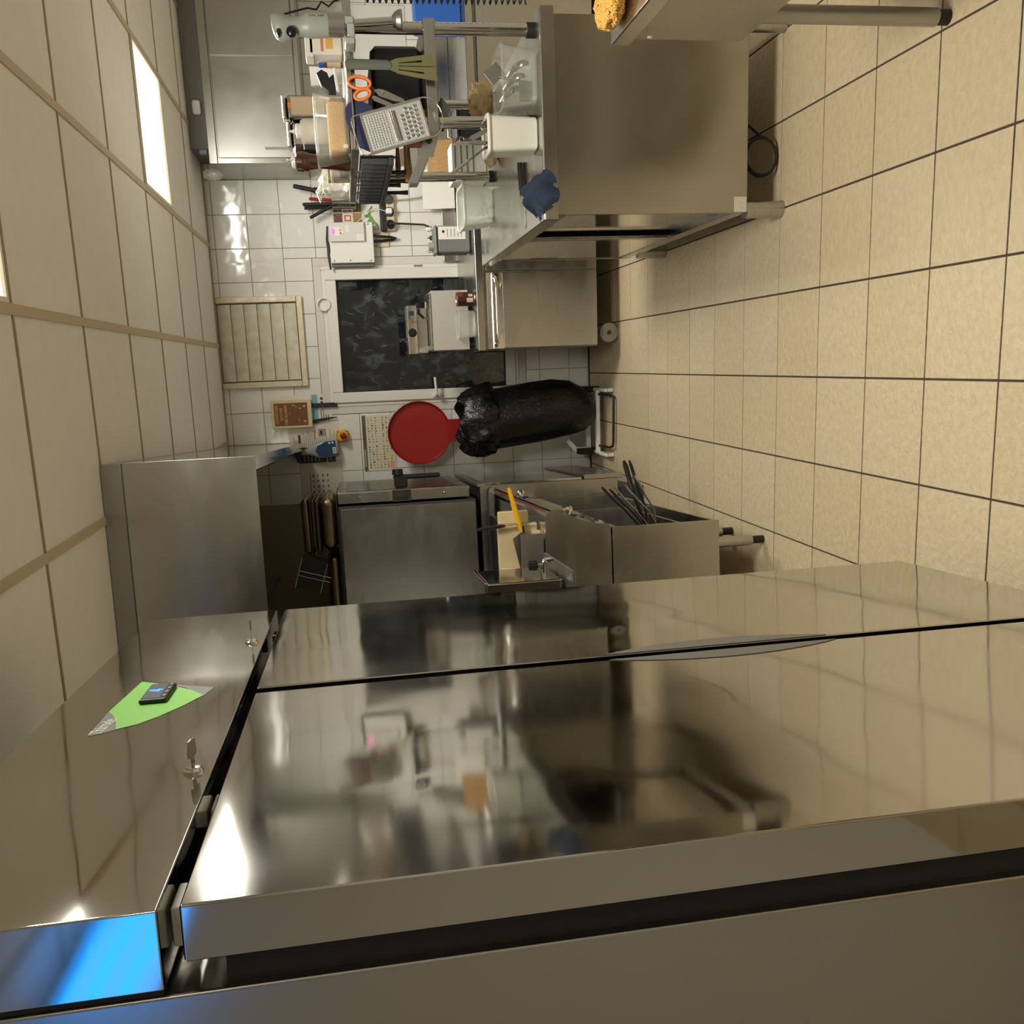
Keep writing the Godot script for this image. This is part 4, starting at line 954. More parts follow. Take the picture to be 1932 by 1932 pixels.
	sheet_on_wall("switch_cover", "blank pale cover sheet below the food photographs", "cover", 0.015, 0.20, 1.322, 1.422, pn, 0.0, 0.008)
	var lz := mb(); var lp := []
	for q in [[700.0, 388.0], [695.0, 397.0], [694.0, 405.0], [687.0, 404.0], [685.0, 407.0], [690.0, 410.0], [697.0, 411.0], [692.0, 421.0], [690.0, 425.0], [694.0, 426.0], [697.0, 418.0], [700.0, 420.0], [703.0, 424.0], [706.0, 421.0], [710.0, 425.0], [714.0, 428.0], [712.0, 422.0], [707.0, 417.0], [701.0, 408.0], [698.0, 404.0], [699.0, 398.0], [703.0, 390.0]]:
		var p := wz(q[0], q[1], 0.0098); lp.append(Vector2(p.x, p.y))
	lz.prism(lp, Vector3(0, 0, ZW + 0.0092), Vector3.RIGHT, Vector3.UP, Vector3(0, 0, 0.002)); solo("lizard_cutout", lz, M.green, "green lizard-shaped cutout stuck on the pale cover sheet", "sticker")
	# socket block with plugs and cables
	var s := thing("socket_strip", "black and cream surface socket block with plugs on the tiles", "socket", Vector3(0.135, 1.225, ZW))
	part(s, "housing", bx(Vector3(0.022, 1.228, ZW + 0.001), Vector3(0.252, 1.295, ZW + 0.034), 0.01), M.cream)
	part(s, "upper_lip", bx(Vector3(0.018, 1.283, ZW + 0.001), Vector3(0.254, 1.318, ZW + 0.048), 0.008), M.black)
	for k in 3:
		var cp := mb(); var cx := 0.06 + 0.075 * k
		cp.lathe(Vector3(cx, 1.262, ZW + 0.034), [Vector2(0.03, 0), Vector2(0.029, 0.01), Vector2(0.024, 0.012), Vector2(0.022, 0.004), Vector2(0, 0.004)], Basis(Vector3.RIGHT, Vector3.BACK, Vector3.DOWN), 24)
		part(s, "socket_ring", cp, M.dark_plastic)
	var pw := mb(); pw.span(Vector3(0.118, 1.245, ZW + 0.042), Vector3(0.155, 1.285, ZW + 0.075), 0.008); part(s, "white_plug", pw, M.white_gloss, "white plug")
	var pb := mb(); pb.lathe(Vector3(0.06, 1.262, ZW + 0.04), [Vector2(0.02, 0), Vector2(0.018, 0.025), Vector2(0.008, 0.035), Vector2(0, 0.036)], Basis(Vector3.RIGHT, Vector3.BACK, Vector3.DOWN), 16); part(s, "black_plug", pb, M.black)
	var c1 := mb(); c1.tube([Vector3(0.06, 1.255, ZW + 0.07), Vector3(0.058, 1.20, ZW + 0.085), wz(800, 424, 0.08), wz(830, 437, 0.13), wz(838, 441, 0.16), wz(845, 448, 0.10)], 0.006, 8); part(s, "black_cable", c1, M.black)
	var c2 := mb(); c2.tube([wz(742, 378, 0.02), wz(770, 376, 0.03), wz(800, 371, 0.03), wz(828, 366, 0.03), wz(846, 362, 0.03)], 0.004, 8); part(s, "beige_cable", c2, mat(c8(170, 156, 132), 0.5))
	var c3 := mb(); c3.tube([Vector3(0.135, 1.285, ZW + 0.06), wz(706, 391, 0.03), wz(698, 398, 0.03), wz(680, 413, 0.03), wz(668, 424, 0.03)], 0.002, 6); part(s, "thin_cable", c3, M.white_plastic)
	var s2 := thing("wall_socket", "single black wall socket with a white rim behind the shelf post", "socket", Vector3(0.345, 1.29, ZW))
	part(s2, "housing", bx(Vector3(0.305, 1.232, ZW + 0.001), Vector3(0.40, 1.312, ZW + 0.04), 0.01), M.dark_plastic)
	var sr := mb(); sr.ring(Vector3(0.352, 1.275, ZW + 0.041), 0.022, 0.005, Vector3.BACK, 24, 6); part(s2, "rim", sr, M.white_plastic)

func make_utensil_pot():
	var c := at_z(648, 377, ZW + 0.075)
	var r := 0.058; var y0 := at_z(671, 377, ZW + 0.12).y; var y1 := at_z(626, 377, ZW + 0.12).y
	var t := thing("utensil_pot", "perforated steel utensil pot fixed to the tiles above the socket block", "utensil pot", Vector3(c.x, y0, ZW + 0.065))
	var z := ZW + 0.065
	var b := mb(); b.lathe(Vector3(c.x, y0, z), [Vector2(0, 0), Vector2(r - 0.006, 0), Vector2(r, 0.006), Vector2(r, y1 - y0), Vector2(r - 0.002, y1 - y0), Vector2(r - 0.002, 0.004), Vector2(0, 0.004)], Basis(), 32); part(t, "cup", b, M.steel_mirror)
	for row in 6:
		for k in 10:
			var an := PI * (0.08 + 0.84 * k / 9.0)
			if k in [3, 6]: continue
			var hp := Vector3(c.x + cos(an) * r, y0 + 0.035 + row * 0.014, z + sin(an) * r); var n := Vector3(cos(an), 0, sin(an))
			var h := mb(); h.cyl(hp - n * 0.001, hp + n * 0.0008, 0.0035, 6); part(t, "hole", h, M.gap_grey)
	part(t, "wall_bracket", bx(Vector3(c.x - 0.02, y0 + 0.05, ZW), Vector3(c.x + 0.02, y0 + 0.1, z - r + 0.004)), M.steel_dull)
	var g := "utensils standing in the perforated wall pot"
	var us := [[553.0, 351.0, 627.0, 366.0, 0.013, 1.5, M.black, "long black-handled utensil with a thick collar in the wall pot"], [583.0, 375.0, 627.0, 378.0, 0.010, 1.0, M.red, "red-handled utensil standing in the wall pot"], [571.0, 386.0, 627.0, 385.0, 0.011, 1.0, M.black, "black-handled peeler with a white stripe in the wall pot"], [574.0, 393.0, 627.0, 390.0, 0.010, 1.0, M.black, "short black-handled knife in the wall pot"], [585.0, 411.0, 627.0, 394.0, 0.010, 1.0, M.black, "black handle leaning far out of the wall pot"]]
	for k in us.size():
		var u: Array = us[k]
		var zz: float = z + [0.03, 0.01, 0.025, -0.01, 0.02][k]
		var p0 := at_z(u[0], u[1], zz); var p1 := at_z(u[2], u[3], zz)
		p1.x = clampf(p1.x, c.x - 0.036, c.x + 0.036)
		var pt := thing("kitchen_utensil", u[7], "utensil", Vector3(p1.x, y0 + 0.01, zz), g)
		var h := mb(); h.tube([p0, p0.lerp(p1, 0.05), p0.lerp(p1, 0.5), p0.lerp(p1, 0.55), p1], [u[4] * 0.8, u[4], u[4], u[4] * u[5], u[4]], 10); part(pt, "handle", h, u[6])
		var s := mb(); s.tube([p1, Vector3(p1.x, y0 + 0.01, zz)], 0.004, 6); part(pt, "shaft", s, M.blade)

func make_wall_cabinet():
	var x0 := 0.337; var x1 := 1.95; var z1 := -2.585; var y0 := 1.735; var y1 := 2.262
	var t := thing("wall_cabinet", "stainless wall cupboard with sliding doors under the ceiling", "cabinet", Vector3((x0 + x1) / 2, y0, -2.8))
	part(t, "carcass", bx(Vector3(x0, y0, ZW), Vector3(x1, y1, z1), 0.002), M.steel_dull)
	part(t, "top_rail", bx(Vector3(x0 - 0.004, y1 - 0.045, z1), Vector3(x1, y1, z1 + 0.016), 0.003), M.steel_dull)
	part(t, "side_stile", bx(Vector3(x0 - 0.002, y0, z1), Vector3(x0 + 0.028, y1 - 0.045, z1 + 0.010), 0.003), M.steel)
	var xm := 0.90
	var d1 := part(t, "sliding_door", bx(Vector3(x0 + 0.03, y0 + 0.03, z1 + 0.001), Vector3(xm, y1 - 0.053, z1 + 0.006), 0.002), M.steel_dull)
	part(d1, "finger_pull", bx(Vector3(x0 + 0.07, y0 + 0.06, z1 + 0.006), Vector3(x0 + 0.085, y0 + 0.22, z1 + 0.0072), 0.0), M.grey_plastic)
	part(t, "sliding_door", bx(Vector3(xm - 0.01, y0 + 0.03, z1 + 0.008), Vector3(x1, y1 - 0.053, z1 + 0.016), 0.002), M.steel_dull)
	part(t, "bottom_rail", bx(Vector3(x0, y0, z1), Vector3(x1, y0 + 0.026, z1 + 0.016), 0.003), M.steel_dull)
	# grey boxing between cupboard and ceiling
	struct("trim_2", bx(Vector3(x0 + 0.09, y1 + 0.001, ZW), Vector3(1.99, CEIL, z1 - 0.06)), mat(c8(122, 118, 112), 0.7))
	var p := at_y(378, 207, 2.30)
	solo("sensor_puck", bx(Vector3(0.60, 2.285, z1 - 0.058), Vector3(0.68, 2.335, z1 - 0.03), 0.012), M.white_plastic, "small pale sensor box on the boxing above the wall cupboard", "sensor")
	var sb := mb()
	sb = blob(Vector3(0.298, 2.262, -2.69), Vector3(0.032, 0.052, 0.03), 0.5, 33, 18, 14, 6.0)
	solo("plastic_bag_tuft", sb, M.bagfilm, "crumpled clear plastic bag stuffed beside the wall cupboard top corner", "plastic bag")
	var cl := mb(); cl.cyl(Vector3(0.40, 2.272, -2.60), Vector3(0.40, 2.312, -2.60), 0.016, 12)
	solo("cable_gland", cl, mat(c8(110, 124, 128), 0.5), "small grey cable fitting standing on top of the wall cupboard", "fitting")
func make_counter():
	var x0 := -0.735; var x1 := 1.95; var zf := -2.25; var zb := ZW + 0.004
	var t := thing("refrigerated_counter", "long stainless worktop cabinet on castors below the window", "counter", Vector3((x0 + x1) / 2, 0, -2.65))
	part(t, "worktop", bx(Vector3(x0 - 0.008, 0.805, zb), Vector3(x1, COUNTER, zf + 0.012), 0.006), M.steel)
	part(t, "body", bx(Vector3(x0, 0.145, zb + 0.02), Vector3(x1, 0.803, zf - 0.03), 0.003), M.steel_dull)
	var up := mb(); up.span(Vector3(-0.17, COUNTER, zb), Vector3(x1, 0.937, zb + 0.035), 0.004); part(t, "upstand", up, M.steel)
	var dx0 := x0 + 0.004; var dx1 := -0.315
	var d := part(t, "door", bx(Vector3(dx0, 0.15, zf - 0.03), Vector3(dx1, 0.70, zf), 0.004), M.steel)
	# polished grip moulding over the door with a bar handle
	var pr := []
	for k in 13:
		var f := k / 12.0; pr.append([0.70 + 0.09 * f, zf + 0.012 * sin(PI * f) - 0.012 * f])
	var g := []
	for q in pr: g.append([Vector3(dx1, q[0], q[1]), Vector3(dx0, q[0], q[1])])
	var gm := mb(); gm.grid(g); gm.span(Vector3(dx0, 0.70, zf - 0.03), Vector3(dx1, 0.79, zf - 0.013)); part(d, "grip_moulding", gm, M.chrome)
	var hm := mb(); hm.tube([Vector3(dx0 + 0.02, 0.745, zf + 0.004), Vector3(dx0 + 0.03, 0.742, zf + 0.026), Vector3(dx0 + 0.06, 0.74, zf + 0.032), Vector3(dx1 - 0.06, 0.74, zf + 0.032), Vector3(dx1 - 0.03, 0.742, zf + 0.026), Vector3(dx1 - 0.02, 0.745, zf + 0.004)], 0.011, 12); part(d, "handle", hm, M.chrome)
	part(t, "door", bx(Vector3(dx1 + 0.010, 0.15, zf - 0.03), Vector3(dx1 + 0.5, 0.79, zf), 0.004), M.steel)
	part(t, "door", bx(Vector3(dx1 + 0.52, 0.15, zf - 0.03), Vector3(x1 - 0.02, 0.79, zf), 0.004), M.steel)
	for c in [Vector3(-0.66, 0, -2.36), Vector3(-0.66, 0, -2.93), Vector3(1.8, 0, -2.36), Vector3(1.8, 0, -2.93)]:
		var w := mb(); w.cyl(c + Vector3(-0.018, 0.055, 0), c + Vector3(0.018, 0.055, 0), 0.055, 28)
		w.xf = Transform3D()
		var cs := mb(); cs.prism([Vector2(-0.03, 0.145), Vector2(0.04, 0.145), Vector2(0.03, 0.10), Vector2(0.012, 0.05), Vector2(-0.006, 0.05), Vector2(-0.02, 0.09)], c + Vector3(0.019, 0, 0), Vector3(0, 0, 1), Vector3(0, 1, 0), Vector3(0.003, 0, 0)); cs.span(c + Vector3(-0.03, 0.136, -0.04), c + Vector3(0.03, 0.145, 0.04))
		# castor turned sideways, as in the photograph: its disc faces the room
		var turn := Transform3D(Basis(Vector3.UP, PI / 2), c); var back := Transform3D(Basis(), -c)
		for k in w.v.size(): w.v[k] = turn * (back * w.v[k]); w.n[k] = turn.basis * w.n[k]
		for k in cs.v.size(): cs.v[k] = turn * (back * cs.v[k]); cs.n[k] = turn.basis * cs.n[k]
		var cw := part(t, "castor", cs, M.galv)
		part(cw, "wheel", w, mat(c8(150, 146, 134), 0.5))
		var ax := mb(); ax.cyl(c + Vector3(0, 0.055, 0.018), c + Vector3(0, 0.055, 0.024), 0.012, 10); part(cw, "axle", ax, mat(c8(84, 60, 40), 0.6, 0.5))
	make_fryer()
	var can := mb(); var p := Vector3(-0.45, COUNTER, -2.31)
	var ct := thing("food_tin", "dark red printed tin standing before the fryer", "tin", p)
	can.lathe(p, [Vector2(0, 0.001), Vector2(0.039, 0.001), Vector2(0.041, 0.004), Vector2(0.039, 0.007), Vector2(0.039, 0.099), Vector2(0.041, 0.102), Vector2(0.038, 0.104), Vector2(0.036, 0.100), Vector2(0, 0.100)], Basis(), 32); part(ct, "can", can, M.steel_pan)
	for q in [[0.008, 0.097, c8(58, 22, 20), -1.3, 1.3], [0.070, 0.096, c8(120, 34, 26), 0.3, 1.4], [0.014, 0.05, c8(214, 190, 160), -0.5, 0.1], [0.016, 0.04, c8(196, 176, 150), 0.3, 0.7]]:
		var lb := mb(); var gr := []
		for yy in [q[1], q[0]]:
			var row := []
			for k in 13:
				var an := lerpf(q[3], q[4], k / 12.0); var rr := 0.0395 + (0.0 if q[3] < -1.0 else 0.0006); row.append(p + Vector3(sin(an) * rr, yy, cos(an) * rr))
			gr.append(row)
		lb.grid(gr); part(ct, "label_band", lb, mat(q[2], 0.5))
	tub("plastic_tub", "translucent measuring tub standing before the fryer", Vector3(-0.588, COUNTER, -2.335), Vector2(0.145, 0.12), Vector2(0.165, 0.14), 0.098, M.clear_dim, "")
	# grey jerrycan with labels behind the table corner, and small bottles behind it
	jerrycan(Vector3(-0.118, COUNTER, -2.42), Vector3(0.15, 0.235, 0.13), "grey plastic canister with a white hazard label on the counter behind the table", M.grey_plastic, true)
	jerrycan(Vector3(0.262, TABLE, -1.44), Vector3(0.125, 0.165, 0.10), "dark grey canister with a wire handle on the table behind the shelf posts", M.dark_plastic, false)
	var bp := Vector3(-0.075, COUNTER, -2.62)
	bottle("squeeze_bottle", "small bottle with dark green cap and white nozzle behind the grey canister", bp, 0.022, 0.22, M.milky, mat(c8(30, 84, 58), 0.4))
	bottle("squeeze_bottle", "small pinkish bottle behind the grey canister", bp + Vector3(-0.07, 0, 0.0), 0.022, 0.235, mat(c8(176, 130, 110), 0.4), mat(c8(204, 196, 180), 0.4))
	bottle("squeeze_bottle", "small cream capped bottle beside the green-capped one behind the canister", bp + Vector3(0.045, 0, 0.03), 0.02, 0.24, mat(c8(206, 190, 150), 0.4), M.white_plastic)
	# things on the counter and wall further right, seen between the shelf posts
	var papers := blank(128, 128, c8(222, 220, 212)); rows(papers, 14, 20, 90, 8, 12, 2, c8(190, 188, 180))
	sheet_on_wall("white_board", "plain white board on the tiles behind the stick blender", "board", 0.50, 0.86, 1.30, 1.56, papers, 0.0, 0.006)
	sheet_on_wall("white_board", "tall white board leaning on the tiles behind the scissors", "board", 0.90, 1.32, 1.10, 1.64, blank(32, 32, c8(224, 222, 214)), 0.0, 0.006)
	solo("blue_box", bx(Vector3(0.98, COUNTER, -2.52), Vector3(1.2, 1.10, -2.36), 0.008), M.blue, "bright blue box on the counter behind the coiled cord", "box")
	var kn := thing("chef_knife", "knife with a wide pale blade hanging behind the shelf posts", "knife", Vector3(0.42, 0.96, ZW + 0.05))
	var kb := mb(); kb.prism([Vector2(0.40, 1.21), Vector2(0.50, 1.19), Vector2(0.54, 1.00), Vector2(0.50, 0.95), Vector2(0.44, 1.05)], Vector3(0, 0, ZW + 0.03), Vector3.RIGHT, Vector3.UP, Vector3(0, 0, 0.003)); part(kn, "blade", kb, M.blade)
	var kh := mb(); kh.tube([Vector3(0.455, 1.2, ZW + 0.031), Vector3(0.46, 1.3, ZW + 0.031)], 0.013, 8, true, 0.6); part(kn, "handle", kh, M.black)
	for k in 2:
		var wb := thing("chopping_board", ["long light chopping board leaning by the back upstand", "short light chopping board leaning by the back upstand"][k], "board", Vector3(0.30 + 0.1 * k, COUNTER, ZW + 0.07))
		var bb := mb(); bb.box(Vector3(0.26 + 0.16 * k, COUNTER + 0.105 - 0.02 * k, ZW + 0.085 + 0.02 * k), Vector3(0.24, 0.2 - 0.04 * k, 0.012), 0.003, Basis(Vector3.RIGHT, -0.2)); part(wb, "slab", bb, [M.white_plastic, M.wood][k])

func make_fryer():
	var t := thing("deep_fryer", "tabletop stainless deep fryer with a tilted control head", "fryer", Vector3(-0.56, COUNTER, -2.55))
	var zf := -2.42; var zb := -2.75; var x0 := -0.728; var x1 := -0.39
	part(t, "tank_housing", bx(Vector3(x0, 0.873, zb), Vector3(x1, 1.088, zf), 0.004), M.fryer)
	for c in [Vector3(x0 + 0.03, 0, zf - 0.03), Vector3(x1 - 0.03, 0, zf - 0.03), Vector3(x0 + 0.03, 0, zb + 0.03), Vector3(x1 - 0.03, 0, zb + 0.03)]:
		var f := mb(); f.cyl(Vector3(c.x, COUNTER, c.z), Vector3(c.x, 0.875, c.z), 0.016, 12); part(t, "foot", f, M.black)
	part(t, "tank_rim", frame_flat(x0 + 0.004, x1 - 0.012, zb, zf + 0.004, 0.03, 1.088, 1.098), M.steel)
	part(t, "tank_floor", bx(Vector3(x0 + 0.03, 1.0885, zb + 0.03), Vector3(x1 - 0.03, 1.0905, zf - 0.03)), M.steel_pan)
	# control head stands at the back edge over the tank
	var bs := Basis(Vector3.RIGHT, 0.10)
	var hc := Vector3(-0.60, 1.190, zb + 0.10)
	var hd := mb(); hd.box(hc, Vector3(0.285, 0.062, 0.07), 0.005, bs); part(t, "control_head", hd, M.steel_panel)
	var hs := mb(); hs.box(hc + bs * Vector3(-0.005, -0.062, -0.005), Vector3(0.265, 0.064, 0.045), 0.003, bs); part(t, "head_neck", hs, M.steel_dull)
	var face := hc + bs * Vector3(0, 0, 0.035)
	var kn := mb(); kn.lathe(face + bs * Vector3(-0.015, 0.002, 0), [Vector2(0.026, 0), Vector2(0.026, 0.003), Vector2(0.018, 0.004), Vector2(0.016, 0.022), Vector2(0, 0.023)], Basis(bs.x, bs.z, -bs.y), 20)
	part(t, "knob", kn, M.black)
	var sw := mb(); sw.box(face + bs * Vector3(0.098, 0.002, 0.002), Vector3(0.026, 0.03, 0.006), 0.002, bs); part(t, "rocker_switch", sw, mat(c8(14, 70, 56), 0.3), "dark green rocker switch")
	var lp := mb(); lp.lathe(face + bs * Vector3(0.052, 0.002, 0), [Vector2(0.006, 0), Vector2(0.004, 0.004), Vector2(0, 0.005)], Basis(bs.x, bs.z, -bs.y), 12); part(t, "pilot_lens", lp, mat(c8(150, 70, 30), 0.3))
	var bh := mb(); var b0 := at_z(790, 598, zf - 0.05); var b1 := at_z(812, 603, zf - 0.05)
	for k in 3: bh.tube([b1 + Vector3(0.006 * (k - 1), -0.01, 0.0), b1.lerp(b0, 0.6) + Vector3(0.005 * (k - 1), 0, 0)], 0.002, 6)
	var bo := part(t, "basket_wire", bh, M.blade)
	var hg := mb(); hg.tube([b1.lerp(b0, 0.55), b0 + Vector3(0.02, 0.0, 0.01), b0 + Vector3(0.045, 0.0, 0.02)], [0.007, 0.009, 0.007], 8); part(bo, "basket_grip", hg, M.black)
	part(t, "lid_edge", bx(Vector3(x0 - 0.006, 1.10, zb - 0.02), Vector3(x0 + 0.014, 1.15, zb + 0.1), 0.004), M.black)

func frame_flat(x0: float, x1: float, z0: float, z1: float, w: float, y0: float, y1: float) -> MB:
	var b := mb()
	b.span(Vector3(x0, y0, z0), Vector3(x0 + w, y1, z1), 0.002); b.span(Vector3(x1 - w, y0, z0), Vector3(x1, y1, z1), 0.002)
	b.span(Vector3(x0 + w, y0, z0), Vector3(x1 - w, y1, z0 + w), 0.002); b.span(Vector3(x0 + w, y0, z1 - w), Vector3(x1 - w, y1, z1), 0.002)
	return b
func tub_mesh(p: Vector3, bot: Vector2, top: Vector2, h: float, wall: float, turn := 0.0) -> MB:
	var b := mb(); var g := []
	var B := Basis(Vector3.UP, turn)
	for s in [[0.0, 0.86, 0.0], [0.0, 1.0, 0.006], [1.0, 1.0, h], [1.0, 1.0 - 2 * wall / top.x, h], [0.0, 1.0 - 2 * wall / top.x, 0.006 + wall], [0.0, 0.86, 0.003 + wall]]:
		var row := []
		var sz: Vector2 = bot.lerp(top, s[0]) * 0.5 * s[1]
		for k in 33:
			var an := TAU * k / 32; row.append(p + B * Vector3(sz.x * signf(cos(an)) * absf(cos(an)) ** 0.28, s[2], sz.y * signf(sin(an)) * absf(sin(an)) ** 0.28))
		g.append(row)
	b.grid(g)
	for e in [0, 5]:
		var nn := Vector3.DOWN if e == 0 else Vector3.UP
		var mid := p + Vector3(0, 0.0 if e == 0 else 0.003 + wall, 0)
		for k in 32: b.tri(mid, g[e][k], g[e][k + 1], nn, nn, nn)
	return b
func rim_mesh(p: Vector3, top: Vector2, h: float, r: float, turn := 0.0) -> MB:
	var b := mb(); var pts := []; var B := Basis(Vector3.UP, turn)
	for k in 33:
		var an := TAU * k / 32; pts.append(p + B * Vector3(top.x * 0.5 * signf(cos(an)) * absf(cos(an)) ** 0.28, h, top.y * 0.5 * signf(sin(an)) * absf(sin(an)) ** 0.28))
	b.tube(pts, r, 8, false); return b
func tub(called: String, label: String, p: Vector3, bot: Vector2, top: Vector2, h: float, m: Material, group: String, rim := 0.004, turn := 0.0) -> Node3D:
	var t := thing(called, label, "tub", p, group)
	part(t, "shell", tub_mesh(p, bot, top, h, 0.003, turn), m)
	part(t, "rim", rim_mesh(p, top, h, rim, turn), m)
	return t
func bottle(called: String, label: String, p: Vector3, r: float, h: float, m: Material, cap: Material):
	var t := thing(called, label, "bottle", p, "")
	var b := mb(); b.lathe(p, [Vector2(0, 0.001), Vector2(r, 0.001), Vector2(r, h * 0.72), Vector2(r * 0.5, h * 0.82), Vector2(r * 0.5, h * 0.84), Vector2(0, h * 0.84)], Basis(), 20); part(t, "bottle_body", b, m)
	var c := mb(); c.lathe(p, [Vector2(r * 0.62, h * 0.84), Vector2(r * 0.62, h * 0.93), Vector2(r * 0.2, h * 0.95), Vector2(r * 0.1, h), Vector2(0, h)], Basis(), 16); part(t, "cap", c, cap)
func jerrycan(p: Vector3, s: Vector3, label: String, m: Material, labelled: bool):
	var t := thing("jerrycan", label, "canister", p)
	part(t, "body", bx(p + Vector3(-s.x / 2, 0.001, -s.z / 2), p + Vector3(s.x / 2, s.y * 0.82, s.z / 2), 0.014), m)
	part(t, "shoulder", bx(p + Vector3(-s.x / 2 - 0.004, s.y * 0.80, -s.z / 2 - 0.004), p + Vector3(s.x / 2 + 0.004, s.y * 0.88, s.z / 2 + 0.004), 0.01), m)
	if labelled:
		part(t, "label", bx(p + Vector3(0.0, 0.03, s.z / 2), p + Vector3(s.x / 2 - 0.006, s.y * 0.78, s.z / 2 + 0.001)), M.paper)
		var dm := mb(); dm.box(p + Vector3(0.042, s.y * 0.66, s.z / 2 + 0.0015), Vector3(0.013, 0.013, 0.001), 0.0, Basis(Vector3.BACK, PI / 4)); part(t, "hazard_diamond", dm, M.black)
		for k in 5:
			var ln := bx(p + Vector3(0.012, 0.05 + 0.02 * k, s.z / 2 + 0.001), p + Vector3(0.058, 0.053 + 0.02 * k, s.z / 2 + 0.0014)); part(t, "text_line", ln, M.grey_plastic)
		var c := mb(); c.cyl(p + Vector3(-0.03, s.y * 0.88, 0), p + Vector3(-0.03, s.y, 0), 0.022, 16); part(t, "cap", c, mat(c8(150, 150, 140), 0.5))
	else:
		var w := mb(); w.tube([p + Vector3(-s.x / 2, s.y * 0.86, 0), p + Vector3(-s.x / 2 + 0.01, s.y * 1.06, 0), p + Vector3(s.x / 2 - 0.01, s.y * 1.06, 0), p + Vector3(s.x / 2, s.y * 0.86, 0)], 0.003, 6); part(t, "wire_handle", w, M.blade)
		var dm := mb(); dm.box(p + Vector3(0.03, s.y * 0.5, s.z / 2 + 0.001), Vector3(0.02, 0.02, 0.001), 0.0, Basis(Vector3.BACK, PI / 4)); part(t, "hazard_diamond", dm, M.black)
func make_table():
	var x0 := -0.332; var x1 := 0.347; var z1 := -0.25; var z0 := -1.72
	var t := thing("work_table", "stainless work table with closed end panel and sliding doors on the side", "table", Vector3(0.0, 0, -0.98))
	part(t, "top", bx(Vector3(x0, TABLE - 0.006, z0), Vector3(x1, TABLE, z1), 0.003), M.steel_top)
	var ap := mb()
	ap.span(Vector3(x0, 0.838, z1 - 0.012), Vector3(x1, TABLE - 0.003, z1), 0.002); ap.span(Vector3(x0, 0.838, z0), Vector3(x0 + 0.012, TABLE - 0.003, z1 - 0.012), 0.002)
	ap.span(Vector3(x1 - 0.012, 0.838, z0), Vector3(x1, TABLE - 0.003, z1 - 0.012), 0.002); ap.span(Vector3(x0 + 0.012, 0.838, z0), Vector3(x1 - 0.012, TABLE - 0.003, z0 + 0.012), 0.002)
	part(t, "apron", ap, M.steel)
	part(t, "end_panel", bx(Vector3(x0 + 0.018, 0.140, z1 - 0.035), Vector3(x1 - 0.018, 0.838, z1 - 0.02), 0.002), M.steel_panel)
	part(t, "end_panel", bx(Vector3(x0 + 0.018, 0.140, z0 + 0.02), Vector3(x1 - 0.018, 0.838, z0 + 0.035), 0.002), M.steel_panel)
	part(t, "back_panel", bx(Vector3(x1 - 0.035, 0.140, z0 + 0.035), Vector3(x1 - 0.02, 0.838, z1 - 0.035), 0.002), M.steel_panel)
	part(t, "bottom_shelf", bx(Vector3(x0 + 0.02, 0.140, z0 + 0.035), Vector3(x1 - 0.035, 0.168, z1 - 0.035), 0.001), M.steel)
	part(t, "door_track", bx(Vector3(x0 + 0.018, 0.140, z0 + 0.02), Vector3(x0 + 0.06, 0.190, z1 - 0.035), 0.002), M.steel)
	part(t, "door_track", bx(Vector3(x0 + 0.018, 0.80, z0 + 0.02), Vector3(x0 + 0.06, 0.836, z1 - 0.035), 0.002), M.steel)
	var zm := -0.93
	var d1 := part(t, "sliding_door", bx(Vector3(x0 + 0.046, 0.19, zm + 0.02), Vector3(x0 + 0.056, 0.80, z1 - 0.06), 0.002), M.steel_mirror)
	var d2 := part(t, "sliding_door", bx(Vector3(x0 + 0.022, 0.19, z0 + 0.05), Vector3(x0 + 0.034, 0.80, zm - 0.02), 0.002), M.steel_mirror)
	part(d2, "edge_rail", bx(Vector3(x0 + 0.020, 0.19, zm - 0.06), Vector3(x0 + 0.036, 0.80, zm - 0.02), 0.003), M.steel)
	part(d1, "edge_rail", bx(Vector3(x0 + 0.044, 0.19, z1 - 0.10), Vector3(x0 + 0.058, 0.80, z1 - 0.06), 0.003), M.steel)
	part(d2, "finger_slot", bx(Vector3(x0 + 0.0205, 0.52, z0 + 0.075), Vector3(x0 + 0.0225, 0.66, z0 + 0.095)), M.gap_grey)
	part(t, "corner_sticker", bx(Vector3(x0 + 0.020, 0.143, z1 - 0.02), Vector3(x0 + 0.072, 0.190, z1 - 0.0192)), grain_mat(c8(196, 190, 170), c8(222, 218, 204), 40.0), "pale peeling sticker")
	for c in [Vector3(-0.302, 0, -0.288), Vector3(0.317, 0, -0.288), Vector3(-0.302, 0, -1.53), Vector3(0.317, 0, -1.53)]:
		var f := mb(); f.cyl(c + Vector3(0, 0.055, 0), c + Vector3(0, 0.142, 0), 0.030, 24); f.cyl(c + Vector3(0, 0.004, 0), c + Vector3(0, 0.054, 0), 0.029, 24); f.cyl(c, c + Vector3(0, 0.006, 0), 0.03, 24)
		part(t, "foot", f, M.steel)
	# coil of black cable under the table
	var cb := mb(); var pts := []
	for k in 61: pts.append(Vector3(-0.115 + (0.062 + 0.003 * (k / 20)) * cos(TAU * k / 20.0), 0.066 + 0.060 * sin(TAU * k / 20.0), -0.315 - 0.004 * k / 20.0))
	pts.append(Vector3(0.0, 0.10, -0.36)); pts.append(Vector3(0.03, 0.137, -0.42))
	cb.tube(pts, 0.0045, 6); solo("cable_coil", cb, M.rubber, "coil of black cable hanging to the floor under the work table", "cable")
	make_shelf(); make_table_things()

